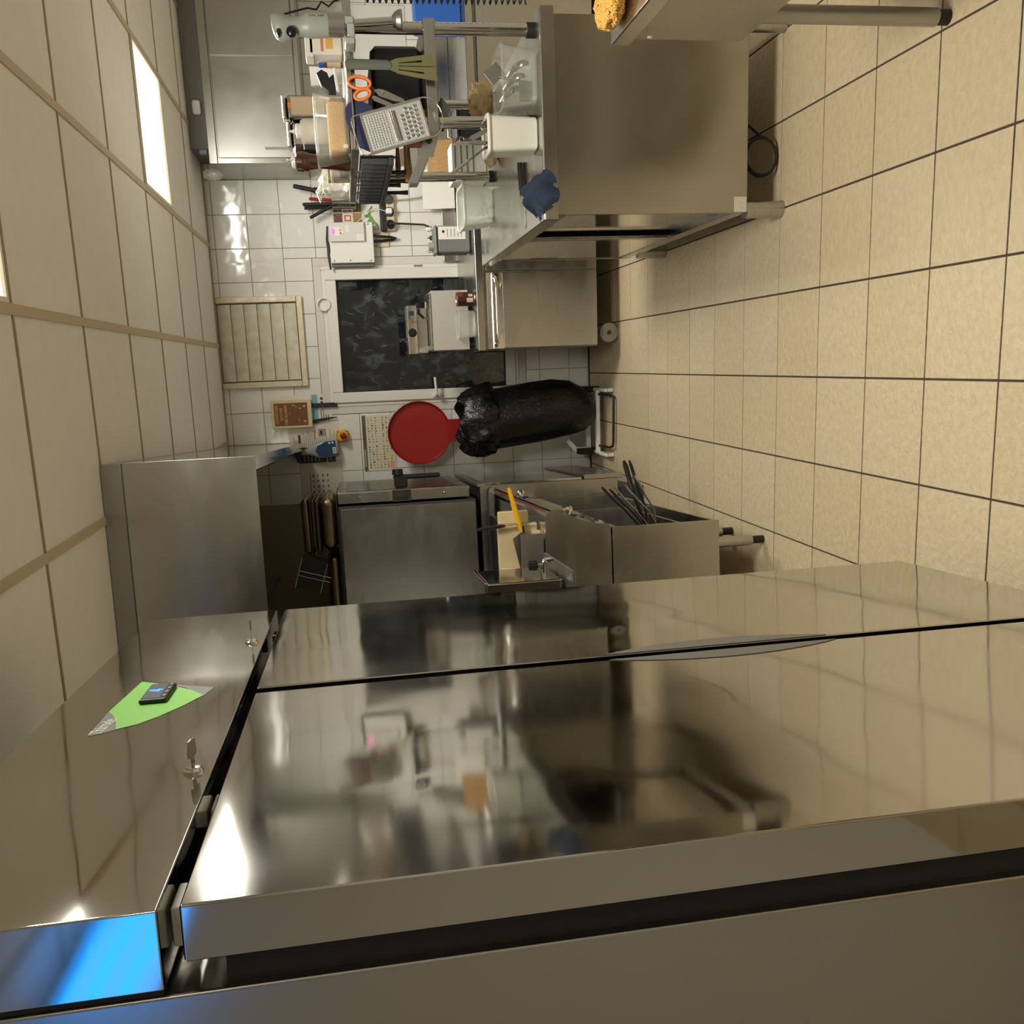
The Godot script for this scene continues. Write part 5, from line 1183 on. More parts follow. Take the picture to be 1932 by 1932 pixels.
const SHELF := 1.53
const LOWER := 1.266
func make_shelf():
	var t := thing("over_shelf", "two-tier stainless shelf on round posts standing on the work table", "shelf", Vector3(0.16, TABLE, -0.83))
	for x in [0.011, 0.309]:
		for z in [-0.374, -1.294]:
			var p := mb(); p.cyl(Vector3(x, TABLE, z), Vector3(x, SHELF - 0.03, z), 0.0205, 24); var po := part(t, "post", p, M.steel_mirror)
			var c := mb(); c.cyl(Vector3(x, TABLE, z), Vector3(x, TABLE + 0.018, z), 0.025, 20); part(po, "collar", c, M.rubber)
	part(t, "upper_shelf", bx(Vector3(-0.085, SHELF - 0.028, -1.34), Vector3(0.385, SHELF, -0.335), 0.003), M.steel)
	part(t, "lower_shelf", bx(Vector3(-0.025, LOWER - 0.042, -1.34), Vector3(0.335, LOWER, -0.35), 0.004), M.steel)

func flat_px(poly: Array, z: float, thick: float) -> MB:     # outline taken from the photograph, at depth z, with its own thickness
	var b := mb(); var pp := []
	for q in poly:
		var p := at_z(q[0], q[1], z); pp.append(Vector2(p.x, p.y))
	b.prism(pp, Vector3(0, 0, z - thick), Vector3.RIGHT, Vector3.UP, Vector3(0, 0, thick)); return b
func blob(c: Vector3, r: Vector3, wob: float, seed_: int, seg := 20, rws := 14, lobes := 4.0) -> MB:
	var b := mb(); var f := FastNoiseLite.new(); f.seed = seed_; f.frequency = 1.0; var g := []
	for i in rws + 1:
		var row := []
		for k in seg + 1:
			var a := PI * i / rws; var e := TAU * (k % seg) / seg
			var d := Vector3(sin(a) * cos(e), cos(a), sin(a) * sin(e))
			row.append(c + d * r * (1.0 + wob * f.get_noise_3dv(d * lobes * 0.5)))
		g.append(row)
	g.reverse(); b.grid(g); return b

func make_table_things():
	# white bucket with tongs and spreader
	var bp := Vector3(-0.036, TABLE + 0.001, -0.37)
	var bk := tub("white_bucket", "white plastic bucket holding tongs at the table edge", bp, Vector2(0.108, 0.12), Vector2(0.122, 0.135), 0.172, M.bucket, "", 0.007)
	bk.set_meta("category", "bucket")
	var tg := thing("steel_tongs", "steel tongs with a hanging ring standing in the white bucket", "tongs", bp + Vector3(0, 0.02, 0))
	var zt := -0.35
	for k in 2:
		var q := [[[884.0, 261.0], [890.0, 255.0], [917.0, 242.0], [918.0, 250.0], [893.0, 264.0]], [[885.0, 266.0], [893.0, 264.0], [917.0, 266.0], [917.0, 273.0], [888.0, 271.0]]][k] as Array
		part(tg, "arm", flat_px(q, zt + 0.004 * k, 0.012), M.steel_dull)
	for k in 2:
		var q0 := at_z(917, 246 + 24 * k, zt); var s := mb(); s.tube([q0, Vector3(lerpf(q0.x, bp.x, 0.6), TABLE + 0.03, -0.37)], 0.005, 6); part(tg, "jaw", s, M.steel_dull)
	var rg := mb(); var rc := at_z(871, 263, zt); rg.ring(rc, 0.008, 0.0018, Vector3.BACK, 20, 6); rg.tube([at_z(876, 263, zt), at_z(886, 264, zt)], 0.002, 6); part(tg, "hanging_ring", rg, M.blade)
	var sp := thing("spreader", "long steel spatula leaning out of the white bucket", "spatula", bp + Vector3(0, 0.02, 0))
	var s0 := at_z(852, 327, -0.33); var s1 := at_z(884, 303, -0.34); var s2 := at_z(914, 280, -0.35)
	var sh := mb(); sh.tube([s0, s0.lerp(s1, 0.1), s1], [0.006, 0.0095, 0.008], 10, true, 0.6); part(sp, "handle", sh, mat(c8(168, 168, 160), 0.35, 0.6))
	var sbm := mb(); sbm.tube([s1, s2, Vector3(-0.03, TABLE + 0.05, -0.38)], [0.008, 0.011, 0.011], 8, true, 0.25); part(sp, "blade", sbm, M.steel_dull)
	# clear box of steel tools
	var cp := Vector3(0.140, TABLE + 0.001, -0.365)
	tub("clear_tool_box", "clear plastic box holding curved steel tools on the table", cp, Vector2(0.175, 0.16), Vector2(0.205, 0.185), 0.125, M.clear, "", 0.005)
	var g := "steel tools lying in the clear box"
	for k in 3:
		var cm := mb(); var pts := []
		for i in 9: pts.append(cp + Vector3(0.055 - 0.035 * k - 0.045 * (i / 8.0) ** 2, 0.02 + 0.010 * k + 0.075 * i / 8.0, 0.02 - 0.02 * k + 0.02 * sin(i * 0.4)))
		cm.tube(pts, [0.006, 0.008, 0.010, 0.011, 0.011, 0.011, 0.010, 0.008, 0.005], 8, true, 0.3)
		solo("curved_tool", cm, M.steel_mirror, ["short curved steel tool in the clear box", "long curved steel tool in the clear box", "thin curved steel strip in the clear box"][k], "tool", g)
	solo("steel_plate", bx(cp + Vector3(-0.07, 0.012, 0.03), cp + Vector3(-0.005, 0.06, 0.036), 0.001), M.steel_dull, "small flat steel plate in the clear box", "plate", g)
	var pl := mb(); pl.box(cp + Vector3(0.03, 0.135, -0.01), Vector3(0.05, 0.06, 0.006), 0.002, Basis(Vector3.BACK, 0.7)); pl.tube([cp + Vector3(0.02, 0.12, -0.01), cp + Vector3(0.0, 0.03, 0.0)], 0.005, 6)
	solo("dough_scraper", pl, M.steel_dull, "square steel scraper sticking up out of the clear box", "scraper", g)
	var jp := Vector3(0.035, TABLE + 0.001, -0.52)
	var jt := thing("oil_jar", "glass jar with dark amber contents between bucket and clear box", "jar", jp)
	var jm := mb(); jm.lathe(jp, [Vector2(0, 0.001), Vector2(0.045, 0.001), Vector2(0.048, 0.01), Vector2(0.048, 0.11), Vector2(0.040, 0.125), Vector2(0.040, 0.14), Vector2(0.037, 0.14), Vector2(0.037, 0.125), Vector2(0.044, 0.11), Vector2(0.044, 0.005), Vector2(0, 0.005)], Basis(), 28); part(jt, "glass", jm, M.clear_dim)
	var jl := mb(); jl.lathe(jp, [Vector2(0, 0.006), Vector2(0.043, 0.006), Vector2(0.043, 0.05), Vector2(0, 0.05)], Basis(), 24); part(jt, "contents", jl, mat(c8(92, 50, 18), 0.2))
	# tub with green leaves
	var vp := Vector3(-0.108, TABLE + 0.001, -1.40)
	var vt := tub("milky_tub", "milky plastic tub with green herbs inside on the far end of the table", vp, Vector2(0.15, 0.2), Vector2(0.185, 0.25), 0.135, M.milky, "", 0.006)
	var hb := mb()
	for k in 60:
		var c := vp + Vector3(rng.randf_range(-0.055, 0.045), rng.randf_range(0.01, 0.05), rng.randf_range(-0.05, 0.085)); var d := Vector3(rng.randf_range(-1, 1), rng.randf_range(-0.4, 1), rng.randf_range(-1, 1)).normalized() * 0.03
		var s := d.cross(Vector3(0.3, 1, 0.2)).normalized() * 0.009; var nn := d.cross(s).normalized()
		hb.tri(c, c + d * 0.5 + s, c + d, nn, nn, nn); hb.tri(c, c + d, c + d * 0.5 - s, nn, nn, nn)
	var ho := solo("herb_leaves", hb, mat(c8(60, 104, 44), 0.6), "loose green herb leaves in the milky tub", "herbs"); ho.set_meta("kind", "stuff")
	# knife lying on the table, black ferrule handle
	var kt := thing("table_knife", "long knife with a round dark handle lying flat on the table", "knife", Vector3(-0.18, TABLE, -0.60))
	var kh := mb(); kh.tube([Vector3(-0.075, TABLE + 0.0105, -0.612), Vector3(-0.172, TABLE + 0.010, -0.596)], [0.010, 0.0095], 14); part(kt, "handle", kh, mat(c8(48, 46, 44), 0.35))
	var ke := mb(); ke.cyl(Vector3(-0.0745, TABLE + 0.0105, -0.612), Vector3(-0.0725, TABLE + 0.0105, -0.6123), 0.0102, 14); ke.cyl(Vector3(-0.172, TABLE + 0.010, -0.596), Vector3(-0.192, TABLE + 0.009, -0.593), 0.009, 14); part(kt, "ferrule", ke, M.chrome)
	var kb := mb(); kb.prism([Vector2(0, -0.011), Vector2(0.11, -0.009), Vector2(0.125, 0.0), Vector2(0.11, 0.009), Vector2(0, 0.011)], Vector3(-0.192, TABLE + 0.001, -0.594), Vector3(-1, 0, 0.10).normalized(), Vector3(0.1, 0, 1).normalized(), Vector3(0, 0.0015, 0)); part(kt, "blade", kb, M.chrome)
	# blue cloth hanging over the edge
	var g2 := []
	for i in 15:
		var f := i / 14.0; var row := []
		for k in 23:
			var s := k / 22.0
			var x := lerpf(-0.175, -0.305, s) + 0.006 * sin(f * 9 + s * 5)
			var edge := 1.0 - absf(2 * s - 1) ** 3
			var z: float; var y: float
			if f < 0.72:
				var q := f / 0.72
				z = lerpf(-0.36, -0.246, q) + 0.008 * sin(s * 11 + q * 4); y = TABLE + 0.004 + (0.046 * sin(PI * q) + 0.012) * edge + 0.012 * sin(s * 14 + q * 7) * sin(PI * q) * edge
			else:
				var q := (f - 0.72) / 0.28
				z = -0.243 + 0.010 * sin(s * 12 + 1.0) * q; y = TABLE + 0.010 * (1 - q) - q * (0.018 + 0.034 * edge)
			row.append(Vector3(x, y, z))
		g2.append(row)
	var cl := mb(); cl.grid(g2)
	var ct := thing("blue_cloth", "crumpled dark blue cloth hanging over the near table edge", "cloth", Vector3(-0.24, TABLE, -0.3))
	part(ct, "mound", cl, M.cloth)
	var g3 := []
	for i in 9:
		var f := i / 8.0; var row := []
		for k in 7:
			var s := k / 6.0 - 0.5; var w := 0.055 * (1 - f) + 0.012
			row.append(Vector3(-0.265 - 0.066 * f + 0.01 * s, TABLE + 0.003 + 0.022 * (1 - f) + 0.008 * cos(s * 3.0), -0.29 + s * w + 0.012 * f))
		g3.append(row)
	var tl := mb(); tl.grid(g3); part(ct, "tail", tl, M.cloth)
	# crumpled paper and white box further back
	solo("crumpled_paper", blob(Vector3(0.295, TABLE + 0.052, -1.2), Vector3(0.075, 0.052, 0.05), 0.55, 3, 26, 18, 6.0), M.crumple, "crumpled brown paper bag on the table behind the clear box", "paper bag")
	var wx := thing("white_carton", "white printed carton lying on the table between the shelf posts", "carton", Vector3(0.10, TABLE, -1.52))
	part(wx, "carton", bx(Vector3(0.02, TABLE, -1.60), Vector3(0.19, 1.05, -1.46), 0.003), M.paper)
	for k in 4: part(wx, "print_line", bx(Vector3(0.03 , 1.03 - 0.028 * k, -1.46), Vector3(0.18, 1.036 - 0.028 * k, -1.4594)), M.grey_plastic)
	solo("bread_roll", blob(Vector3(0.075, TABLE + 0.03, -1.16), Vector3(0.055, 0.03, 0.04), 0.25, 9), M.crumple, "pale wrapped loaf on the table behind the white bucket", "food")

func make_shelf_things():
	make_blender()
	# hanging from the front of the upper shelf
	var zf := -0.322
	var hk := thing("hook_rail", "thin steel hook rail along the front of the upper shelf", "rail", Vector3(0.1, SHELF - 0.03, -0.33))
	var hr := mb(); hr.tube([Vector3(-0.08, SHELF - 0.014, -0.3285), Vector3(0.29, SHELF - 0.014, -0.3285)], 0.004, 8); part(hk, "rod", hr, M.blade)
	var st := thing("slotted_turner", "olive slotted plastic turner hanging from the upper shelf", "turner", at_z(825, 130, zf))
	var tz := zf + 0.008
	var hp := mb(); hp.tube([at_z(651, 121, tz), at_z(656, 121, tz), at_z(700, 122, tz), at_z(732, 123, tz), at_z(738, 123, tz)], [0.004, 0.0085, 0.0082, 0.0078, 0.004], 14, true, 2.0); part(st, "handle", hp, mat(c8(92, 98, 88), 0.4))
	part(st, "neck", flat_px([[734, 116], [745, 111], [752, 110], [752, 138], [745, 135], [734, 131]], tz, 0.006), M.olive)
	for q in [[[748, 110], [800, 103.5], [810, 102.5], [817, 107], [819, 114], [796, 113.5], [748, 118.2]], [[796, 113.5], [819, 114], [820, 118], [796, 117.5]], [[748, 119.8], [796, 117.5], [820, 118], [821, 125.2], [748, 123.4]], [[748, 125.2], [821, 127], [823, 137.5], [800, 136], [748, 129.8]], [[800, 136], [823, 137.5], [824, 141], [802, 140]], [[748, 131.6], [802, 140], [824, 141], [826, 153], [790, 147], [748, 138]]]:
		part(st, "blade_rib", flat_px(q, tz + 0.0002, 0.004), M.olive)
	var sc := thing("scissors", "orange and black handled scissors hanging from the upper shelf", "scissors", at_z(755, 190, zf))
	var oz := zf + 0.010
	for q in [[[678.0, 156.0], [655.0, 162.0], 0.62, -0.10], [[684.0, 178.0], [664.0, 181.0], 0.5, 0.35]]:
		var lp := mb(); var c := at_z(q[0][0], q[0][1], oz); var pts := []
		for k in 33:
			var an := TAU * k / 32.0; var p := Vector3(cos(an) * 0.019 * (1.0 if q[2] > 0.6 else 0.8), sin(an) * 0.036 * (1.0 if q[2] > 0.6 else 0.75), 0); pts.append(c + Basis(Vector3.BACK, q[3]) * p)
		lp.tube(pts, 0.0052, 8, false); part(sc, "handle_loop", lp, M.orange if q[2] > 0.6 else M.orange)
		var lq := mb(); var p2 := []
		for p in pts: p2.append(p + Vector3(0.001, 0, -0.006))
		lq.tube(p2, 0.0058, 8, false); part(sc, "loop_backing", lq, mat(c8(44, 52, 30), 0.5))
	part(sc, "shank", flat_px([[694, 162], [700, 160], [712, 170], [706, 178], [696, 186], [690, 183], [700, 172]], oz - 0.004, 0.008), M.black)
	part(sc, "blade", flat_px([[706, 170], [714, 167], [726, 170], [762, 187], [765, 193], [745, 191], [715, 181]], oz - 0.002, 0.003), M.blade)
	part(sc, "blade", flat_px([[700, 182], [706, 180], [745, 198], [752, 205], [738, 203], [706, 190]], oz - 0.008, 0.003), M.blade)
	var rv := mb(); var rp := at_z(722, 174.5, oz); rv.lathe(rp, [Vector2(0.006, 0), Vector2(0.005, 0.002), Vector2(0, 0.003)], Basis(Vector3.RIGHT, Vector3.BACK, Vector3.DOWN), 12); part(sc, "rivet", rv, M.chrome)
	var nv := mb(); var pp := []
	var cm := flat_px([[651, 205], [656, 196], [668, 188], [680, 189], [700, 200], [712, 225], [715, 262], [700, 285], [676, 275], [660, 243], [652, 222]], zf - 0.012, 0.02)
	solo("oven_mitt", cm, M.navy, "navy blue oven mitt hanging behind the grater", "oven mitt")
	make_grater()
	# black knife holder along the left side of the shelf with knives in it
	var nh := thing("knife_holder", "black slotted knife holder along the left edge of the upper shelf", "knife holder", at_z(716, 300, -0.60))
	var hx := -0.088; var zc0 := -0.40; var zc1 := -1.22; var ys := 1.385
	part(nh, "back_plate", bx(Vector3(hx - 0.006, ys, zc1), Vector3(hx, SHELF - 0.03, zc0), 0.002), M.black)
	for k in 12:
		var zz := lerpf(zc0 - 0.02, zc1 + 0.02, k / 11.0)
		part(nh, "divider", bx(Vector3(hx - 0.028, ys + 0.018, zz - 0.006), Vector3(hx - 0.006, SHELF - 0.034, zz + 0.006), 0.003), M.dark_plastic)
	part(nh, "lower_lip", bx(Vector3(hx - 0.032, ys, zc1), Vector3(hx - 0.006, ys + 0.018, zc0), 0.003), M.dark_plastic)
	var kg := "knives hanging in the black slotted holder"
	for k in 4:
		var zz := [-0.60, -0.76, -0.84, -1.0][k] as float; var ln := [0.055, 0.075, 0.05, 0.09][k] as float
		var kt := thing("holder_knife", ["short black-handled knife first in the slotted holder", "long black-handled knife with two rivets in the slotted holder", "short thin black knife in the middle of the slotted holder", "big knife with a grey bolster in the slotted holder"][k], "knife", Vector3(hx - 0.018, ys - ln, zz), kg)
		var h := mb(); h.tube([Vector3(hx - 0.018, ys, zz), Vector3(hx - 0.018, ys - ln * 0.6, zz), Vector3(hx - 0.018, ys - ln, zz)], [0.010, 0.010, 0.013], 10, true, 0.7); part(kt, "handle", h, M.black)
		var bl := mb(); bl.span(Vector3(hx - 0.0195, ys, zz - 0.0), Vector3(hx - 0.0165, ys + 0.13, zz + 0.02)); part(kt, "blade", bl, M.blade)
	make_upper_goods(); make_lower_goods()
	# coiled cord
	var cc := mb(); var pts := []
	var c0 := Vector3(0.395, 1.46, -0.36)
	for k in 420:
		var f := k / 419.0; var rr := 0.0135 * (1.0 - 0.35 * smoothstep(0.6, 1.0, f)); pts.append(Vector3(c0.x + rr * cos(k * 0.40), lerpf(1.455, 0.905, f), c0.z + rr * sin(k * 0.40)))
	cc.tube(pts, 0.0028, 5); 
	var cd := thing("coiled_cord", "black coiled cord of the stick blender hanging beside the shelf post", "cord", Vector3(0.395, 0.9, -0.36))
	part(cd, "coil", cc, M.black_gloss)
	var ld := mb(); ld.tube([at_z(513, 38, -0.30), at_z(518, 33, -0.30), at_z(545, 24, -0.31), at_z(580, 15, -0.32), at_z(597, 18, -0.33), at_z(606, 3, -0.34), at_z(620, 12, -0.35), at_z(630, 2, -0.355), Vector3(c0.x + 0.013, 1.456, c0.z)], 0.0034, 8); part(cd, "lead", ld, M.black_gloss)

func make_blender():
	var z := -0.285
	var t := thing("stick_blender", "grey professional stick blender hanging in a holder at the shelf corner", "blender", at_z(760, 40, z))
	var sec := [[511.0, 38.0, 6.0], [514.0, 44.0, 15.0], [520.0, 48.0, 21.0], [530.0, 52.0, 22.0], [541.0, 53.0, 20.0], [548.0, 52.5, 17.5], [560.0, 50.5, 16.0], [570.0, 49.0, 16.5], [578.0, 47.0, 20.0], [585.0, 46.5, 21.5], [612.0, 46.0, 21.0], [619.0, 46.0, 20.5]]
	var g := []; var gm := []
	for s in sec:
		var row := []; var c := at_z(s[0], s[1], z); var r: float = s[2] / 525.0
		for k in 25: row.append(c + Vector3(cos(TAU * k / 24) * r, 0, sin(TAU * k / 24) * r * 0.85))
		g.append(row)
	var b := mb(); b.grid(g); var cap := at_z(511, 38, z)
	for k in 24: b.tri(cap, g[0][k], g[0][k + 1], Vector3.UP, Vector3.UP, Vector3.UP)
	var body := mat(c8(142, 146, 134), 0.42)
	part(t, "motor_body", b, body)
	var bt := mb(); var bc := at_z(550, 60, z + 0.03); bt.ball(bc, Vector3(0.018, 0.017, 0.012), 16, 10); part(t, "speed_dial", bt, M.black_gloss)
	var bt2 := mb(); var bc2 := at_z(526, 62, z + 0.025); bt2.ball(bc2, Vector3(0.013, 0.008, 0.02), 14, 8); part(t, "trigger", bt2, M.black_gloss)
	for k in 7:
		if k == 3: continue
		var vt := bx(at_z(585 + 4 * k, 33, z + 0.036) + Vector3(-0.012, -0.0016, -0.012), at_z(585 + 4 * k, 28, z + 0.036) + Vector3(0.002, 0.0016, -0.004)); part(t, "vent_slot", vt, M.black)
	var mbnd := mb(); var m0 := at_z(619, 46, z); var m1 := at_z(650, 46.5, z); mbnd.tube([m0, m1], [0.0388, 0.0388], 28); part(t, "metal_band", mbnd, M.blade)
	var s0 := at_z(668, 44, z); var s1 := at_z(742, 39, z)
	var sh := mb(); sh.tube([m1, s0, s1], [0.024, 0.0125, 0.0125], 18); part(t, "shaft", sh, M.steel_mirror)
	var bl := mb(); bl.lathe(at_z(758, 38, z), [Vector2(0.032, 0), Vector2(0.033, 0.006), Vector2(0.026, 0.02), Vector2(0.013, 0.032), Vector2(0, 0.032)], Basis(), 24); part(t, "blade_guard", bl, M.steel_dull)
	var h := thing("blender_holder", "light grey plastic wall holder carrying the stick blender", "holder", at_z(670, 60, z))
	var hm := mb(); var a := at_z(646, 30, z + 0.028); var c := at_z(671, 84, z + 0.028)
	hm.span(Vector3(a.x, c.y, z - 0.042), Vector3(a.x - 0.026, a.y - 0.002, z + 0.038), 0.006); hm.span(Vector3(c.x, c.y, z - 0.042), Vector3(c.x + 0.022, a.y - 0.002, z + 0.038), 0.006); hm.span(Vector3(c.x, c.y, z - 0.05), Vector3(a.x, a.y, z - 0.041), 0.002)
	hm.span(Vector3(c.x + 0.02, c.y, z + 0.030), Vector3(a.x - 0.024, a.y - 0.012, z + 0.044), 0.004)
	part(h, "cradle", hm, mat(c8(156, 160, 148), 0.4))

func make_grater():
	var z := -0.300
	var o := at_z(748.5, 237.5, z)
	var ey := (at_z(700, 251, z) - at_z(797, 224, z)).normalized(); var ez := Vector3.BACK; var ex := ey.cross(ez).normalized()
	var t := thing("flat_grater", "flat steel grater with wire frame hanging tilted from the shelf rail", "grater", o - Vector3(0, 0.12, 0))
	var H := 0.122; var W := 0.062
	var pl := mb(); pl.prism([Vector2(-W, -0.096), Vector2(W, -0.096), Vector2(W, 0.105), Vector2(-W, 0.105)], o - ez * 0.0006, ex, ey, ez * 0.0012); part(t, "plate", pl, mat(c8(196, 200, 200), 0.40, 0.55))
	for s in [-1.0, 1.0]:
		var fl := mb(); fl.prism([Vector2(s * W - 0.004, -0.1), Vector2(s * W + 0.004, -0.1), Vector2(s * W + 0.004, 0.108), Vector2(s * W - 0.004, 0.108)], o - ez * 0.002, ex, ey, ez * 0.007); part(t, "side_rim", fl, M.steel_mirror)
	for yy in [-0.098, 0.107]:
		var fl := mb(); fl.prism([Vector2(-W, yy - 0.003), Vector2(W, yy - 0.003), Vector2(W, yy + 0.003), Vector2(-W, yy + 0.003)], o - ez * 0.001, ex, ey, ez * 0.005); part(t, "end_rim", fl, M.chrome)
	var wr := mb(); var pts := []
	pts.append(o + ex * (W + 0.002) + ey * 0.0)
	for q in [Vector2(W + 0.002, 0.125), Vector2(W - 0.004, 0.138), Vector2(W - 0.018, 0.142), Vector2(0, 0.142), Vector2(-W + 0.018, 0.142), Vector2(-W + 0.004, 0.138), Vector2(-W - 0.002, 0.125), Vector2(-W - 0.002, -0.10)]: pts.append(o + ex * q.x + ey * q.y)
	for k in 13:
		var an := PI + PI * k / 12.0; pts.append(o + ex * cos(an) * (W + 0.002) + ey * (-0.104 + sin(an) * 0.055))
	pts.append(o + ex * (W + 0.002) + ey * 0.0)
	wr.tube(pts, 0.0026, 8); part(t, "wire_frame", wr, M.chrome)
	# fine rasp teeth (too small to pick apart): one part
	var fine := mb()
	for i in 8:
		for k in 13:
			var c := o + ex * (-0.049 + 0.0082 * k + 0.0015 * (i % 2)) + ey * (0.093 - 0.0093 * i) + ez * 0.0006
			fine.lathe(c, [Vector2(0.0034, 0), Vector2(0.0026, 0.0026), Vector2(0, 0.0042)], Basis(ex, ez, -ey), 6)
	var fo := part(t, "fine_teeth", fine, M.chrome); fo.set_meta("kind", "stuff")
	for i in 4:
		for k in 7:
			if i == 0 and k == 6: continue
			var c := o + ex * (-0.046 + 0.0145 * k + 0.004 * (i % 2)) + ey * (-0.026 - 0.0165 * i) + ez * 0.0006
			var tb := mb(); tb.lathe(c, [Vector2(0.0062, 0), Vector2(0.0055, 0.003), Vector2(0.0035, 0.0055), Vector2(0, 0.0065)], Basis(ex, ez, -ey), 10); var to := part(t, "coarse_tooth", tb, M.chrome)
			var hole := mb(); hole.lathe(c - ey * 0.0058 + ez * 0.0004, [Vector2(0.0034, 0), Vector2(0, 0.0022)], Basis(ex, ez, -ey), 8); part(to, "opening", hole, M.gap_grey)
	var sl := mb(); var sp := []
	sl.tube([o + ex * -0.048 + ey * 0.006 + ez * 0.003, o + ex * 0.048 + ey * 0.006 + ez * 0.003], 0.0078, 12); part(t, "slicing_bar", sl, M.chrome)
	part(t, "slicing_slot", prism_of([Vector2(-0.048, -0.009), Vector2(0.048, -0.009), Vector2(0.048, -0.003), Vector2(-0.048, -0.003)], o + ez * 0.0006, ex, ey, ez * 0.0006), M.gap_grey)
func prism_of(poly: Array, o: Vector3, ex: Vector3, ey: Vector3, ez: Vector3) -> MB:
	var b := mb(); b.prism(poly, o, ex, ey, ez); return b

func make_upper_goods():
	# clear box of crumbs at the near left corner
	var cx := 0.0
	var a := at_z(655, 172, -0.37); var b := at_z(655, 296, -0.37)
	var cp := Vector3((a.x + b.x) / 2, SHELF + 0.001, -0.47)
	tub("crumb_box", "clear plastic box of golden breadcrumbs on the upper shelf corner", cp, Vector2(a.x - b.x - 0.03, 0.18), Vector2(a.x - b.x, 0.21), 0.112, M.clear, "", 0.004)
	solo("breadcrumbs", bx(cp + Vector3(-(a.x - b.x) / 2 + 0.021, 0.007, -0.084), cp + Vector3((a.x - b.x) / 2 - 0.021, 0.072, 0.084), 0.012), M.crumbs, "golden breadcrumbs filling the clear box on the upper shelf", "breadcrumbs").set_meta("kind", "stuff")
	var a2 := at_z(655, 291, -0.70); var b2 := at_z(655, 336, -0.70)
	var p2 := Vector3((a2.x + b2.x) / 2 + 0.012, SHELF + 0.001, -0.74)
	tub("small_clear_box", "small clear lidded box beside the breadcrumb box", p2, Vector2(0.095, 0.12), Vector2(0.105, 0.13), 0.068, M.clear_dim, "", 0.005)
	solo("brown_spice", bx(p2 + Vector3(-0.04, 0.007, -0.05), p2 + Vector3(0.04, 0.045, 0.05), 0.01), mat(c8(120, 92, 66), 0.9), "brown ground spice in the small clear box", "spice").set_meta("kind", "stuff")
	# two tins
	for k in 2:
		var zt := -0.86 - 0.04 * k
		var l := at_z(560, [178.0, 228.0][k], zt); var r := at_z(560, [223.0, 276.0][k], zt); var top := at_z([532.0, 538.0][k], 200, zt)
		var w := l.x - r.x; var c := Vector3((l.x + r.x) / 2, SHELF + 0.001, zt - w / 2)
		var tt := thing("square_tin", ["square steel tin with a printed beige label and orange tabs", "square steel tin with a plain grey label behind the squeeze bottle"][k], "tin", c, "square tins on the upper shelf")
		part(tt, "body", bx(c + Vector3(-w / 2, 0, -w / 2), c + Vector3(w / 2, top.y - SHELF - 0.016, w / 2), 0.012), M.steel_mirror)
		part(tt, "lid", bx(c + Vector3(-w / 2 - 0.002, top.y - SHELF - 0.016, -w / 2 - 0.002), c + Vector3(w / 2 + 0.002, top.y - SHELF, w / 2 + 0.002), 0.007), M.chrome)
		part(tt, "label", bx(c + Vector3(-w / 2 + 0.012, 0.02, w / 2), c + Vector3(w / 2 - 0.010, top.y - SHELF - 0.034, w / 2 + 0.0008)), mat(c8(196, 172, 138) if k == 0 else c8(176, 166, 144), 0.6))
		if k == 0:
			for q in [[0.11, 0.118, -0.02, 0.02], [0.075, 0.078, -0.03, 0.028], [0.06, 0.063, -0.03, 0.02], [0.035, 0.052, 0.012, 0.03]]: part(tt, "print", bx(c + Vector3(q[2], q[0], w / 2 + 0.0008), c + Vector3(q[3], q[1], w / 2 + 0.0012)), M.dark_plastic)
			for yy in [0.012, top.y - SHELF - 0.034]: part(tt, "orange_tab", bx(c + Vector3(-0.008, yy, w / 2 + 0.0008), c + Vector3(0.014, yy + 0.012, w / 2 + 0.0014)), M.orange)
	# squeeze bottle
	var sp := at_z(600, 248, -0.62); sp.y = SHELF + 0.001
	var sb := thing("sauce_bottle", "squeeze bottle with yellow sauce and pointed white nozzle", "bottle", sp)
	var y1 := at_z(568, 248, -0.62).y - SHELF; var y2 := at_z(560, 248, -0.62).y - SHELF; var y3 := at_z(546, 248, -0.62).y - SHELF
	var bm := mb(); bm.lathe(sp, [Vector2(0, 0.001), Vector2(0.041, 0.001), Vector2(0.043, 0.006), Vector2(0.043, y1 - 0.012), Vector2(0.036, y1)], Basis(), 28); part(sb, "bottle_body", bm, M.milky)
	var sm := mb(); sm.lathe(sp, [Vector2(0, 0.004), Vector2(0.0405, 0.004), Vector2(0.0405, 0.095), Vector2(0, 0.095)], Basis(), 24); part(sb, "sauce", sm, mat(c8(206, 164, 26), 0.4))
	var cm := mb(); cm.lathe(sp, [Vector2(0.027, y1 - 0.002), Vector2(0.027, y2), Vector2(0.009, y2 + 0.004), Vector2(0.002, y3), Vector2(0, y3)], Basis(), 20); part(sb, "nozzle_cap", cm, M.white_plastic)
	# pepper mills
	for k in 2:
		var zm := [-0.66, -0.80][k] as float
		var c := at_z(620, [305.0, 291.0][k], zm); c.y = SHELF + 0.001
		var ht := at_z([556.0, 556.0][k], 300, zm).y - SHELF
		var pm := thing("pepper_mill", ["tall dark brown pepper mill with a white salt-crusted top", "dark brown pepper mill half hidden behind the first mill"][k], "pepper mill", c)
		var b3 := mb(); b3.lathe(c, [Vector2(0, 0.001), Vector2(0.034, 0.001), Vector2(0.034, 0.02), Vector2(0.029, ht * 0.3), Vector2(0.024, ht * 0.55), Vector2(0.030, ht * 0.74), Vector2(0.035, ht * 0.80), Vector2(0.033, ht * 0.83), Vector2(0.036, ht * 0.86), Vector2(0.034, ht * 0.96), Vector2(0.02, ht), Vector2(0, ht)], Basis(), 28); part(pm, "wood_body", b3, M.pepper)
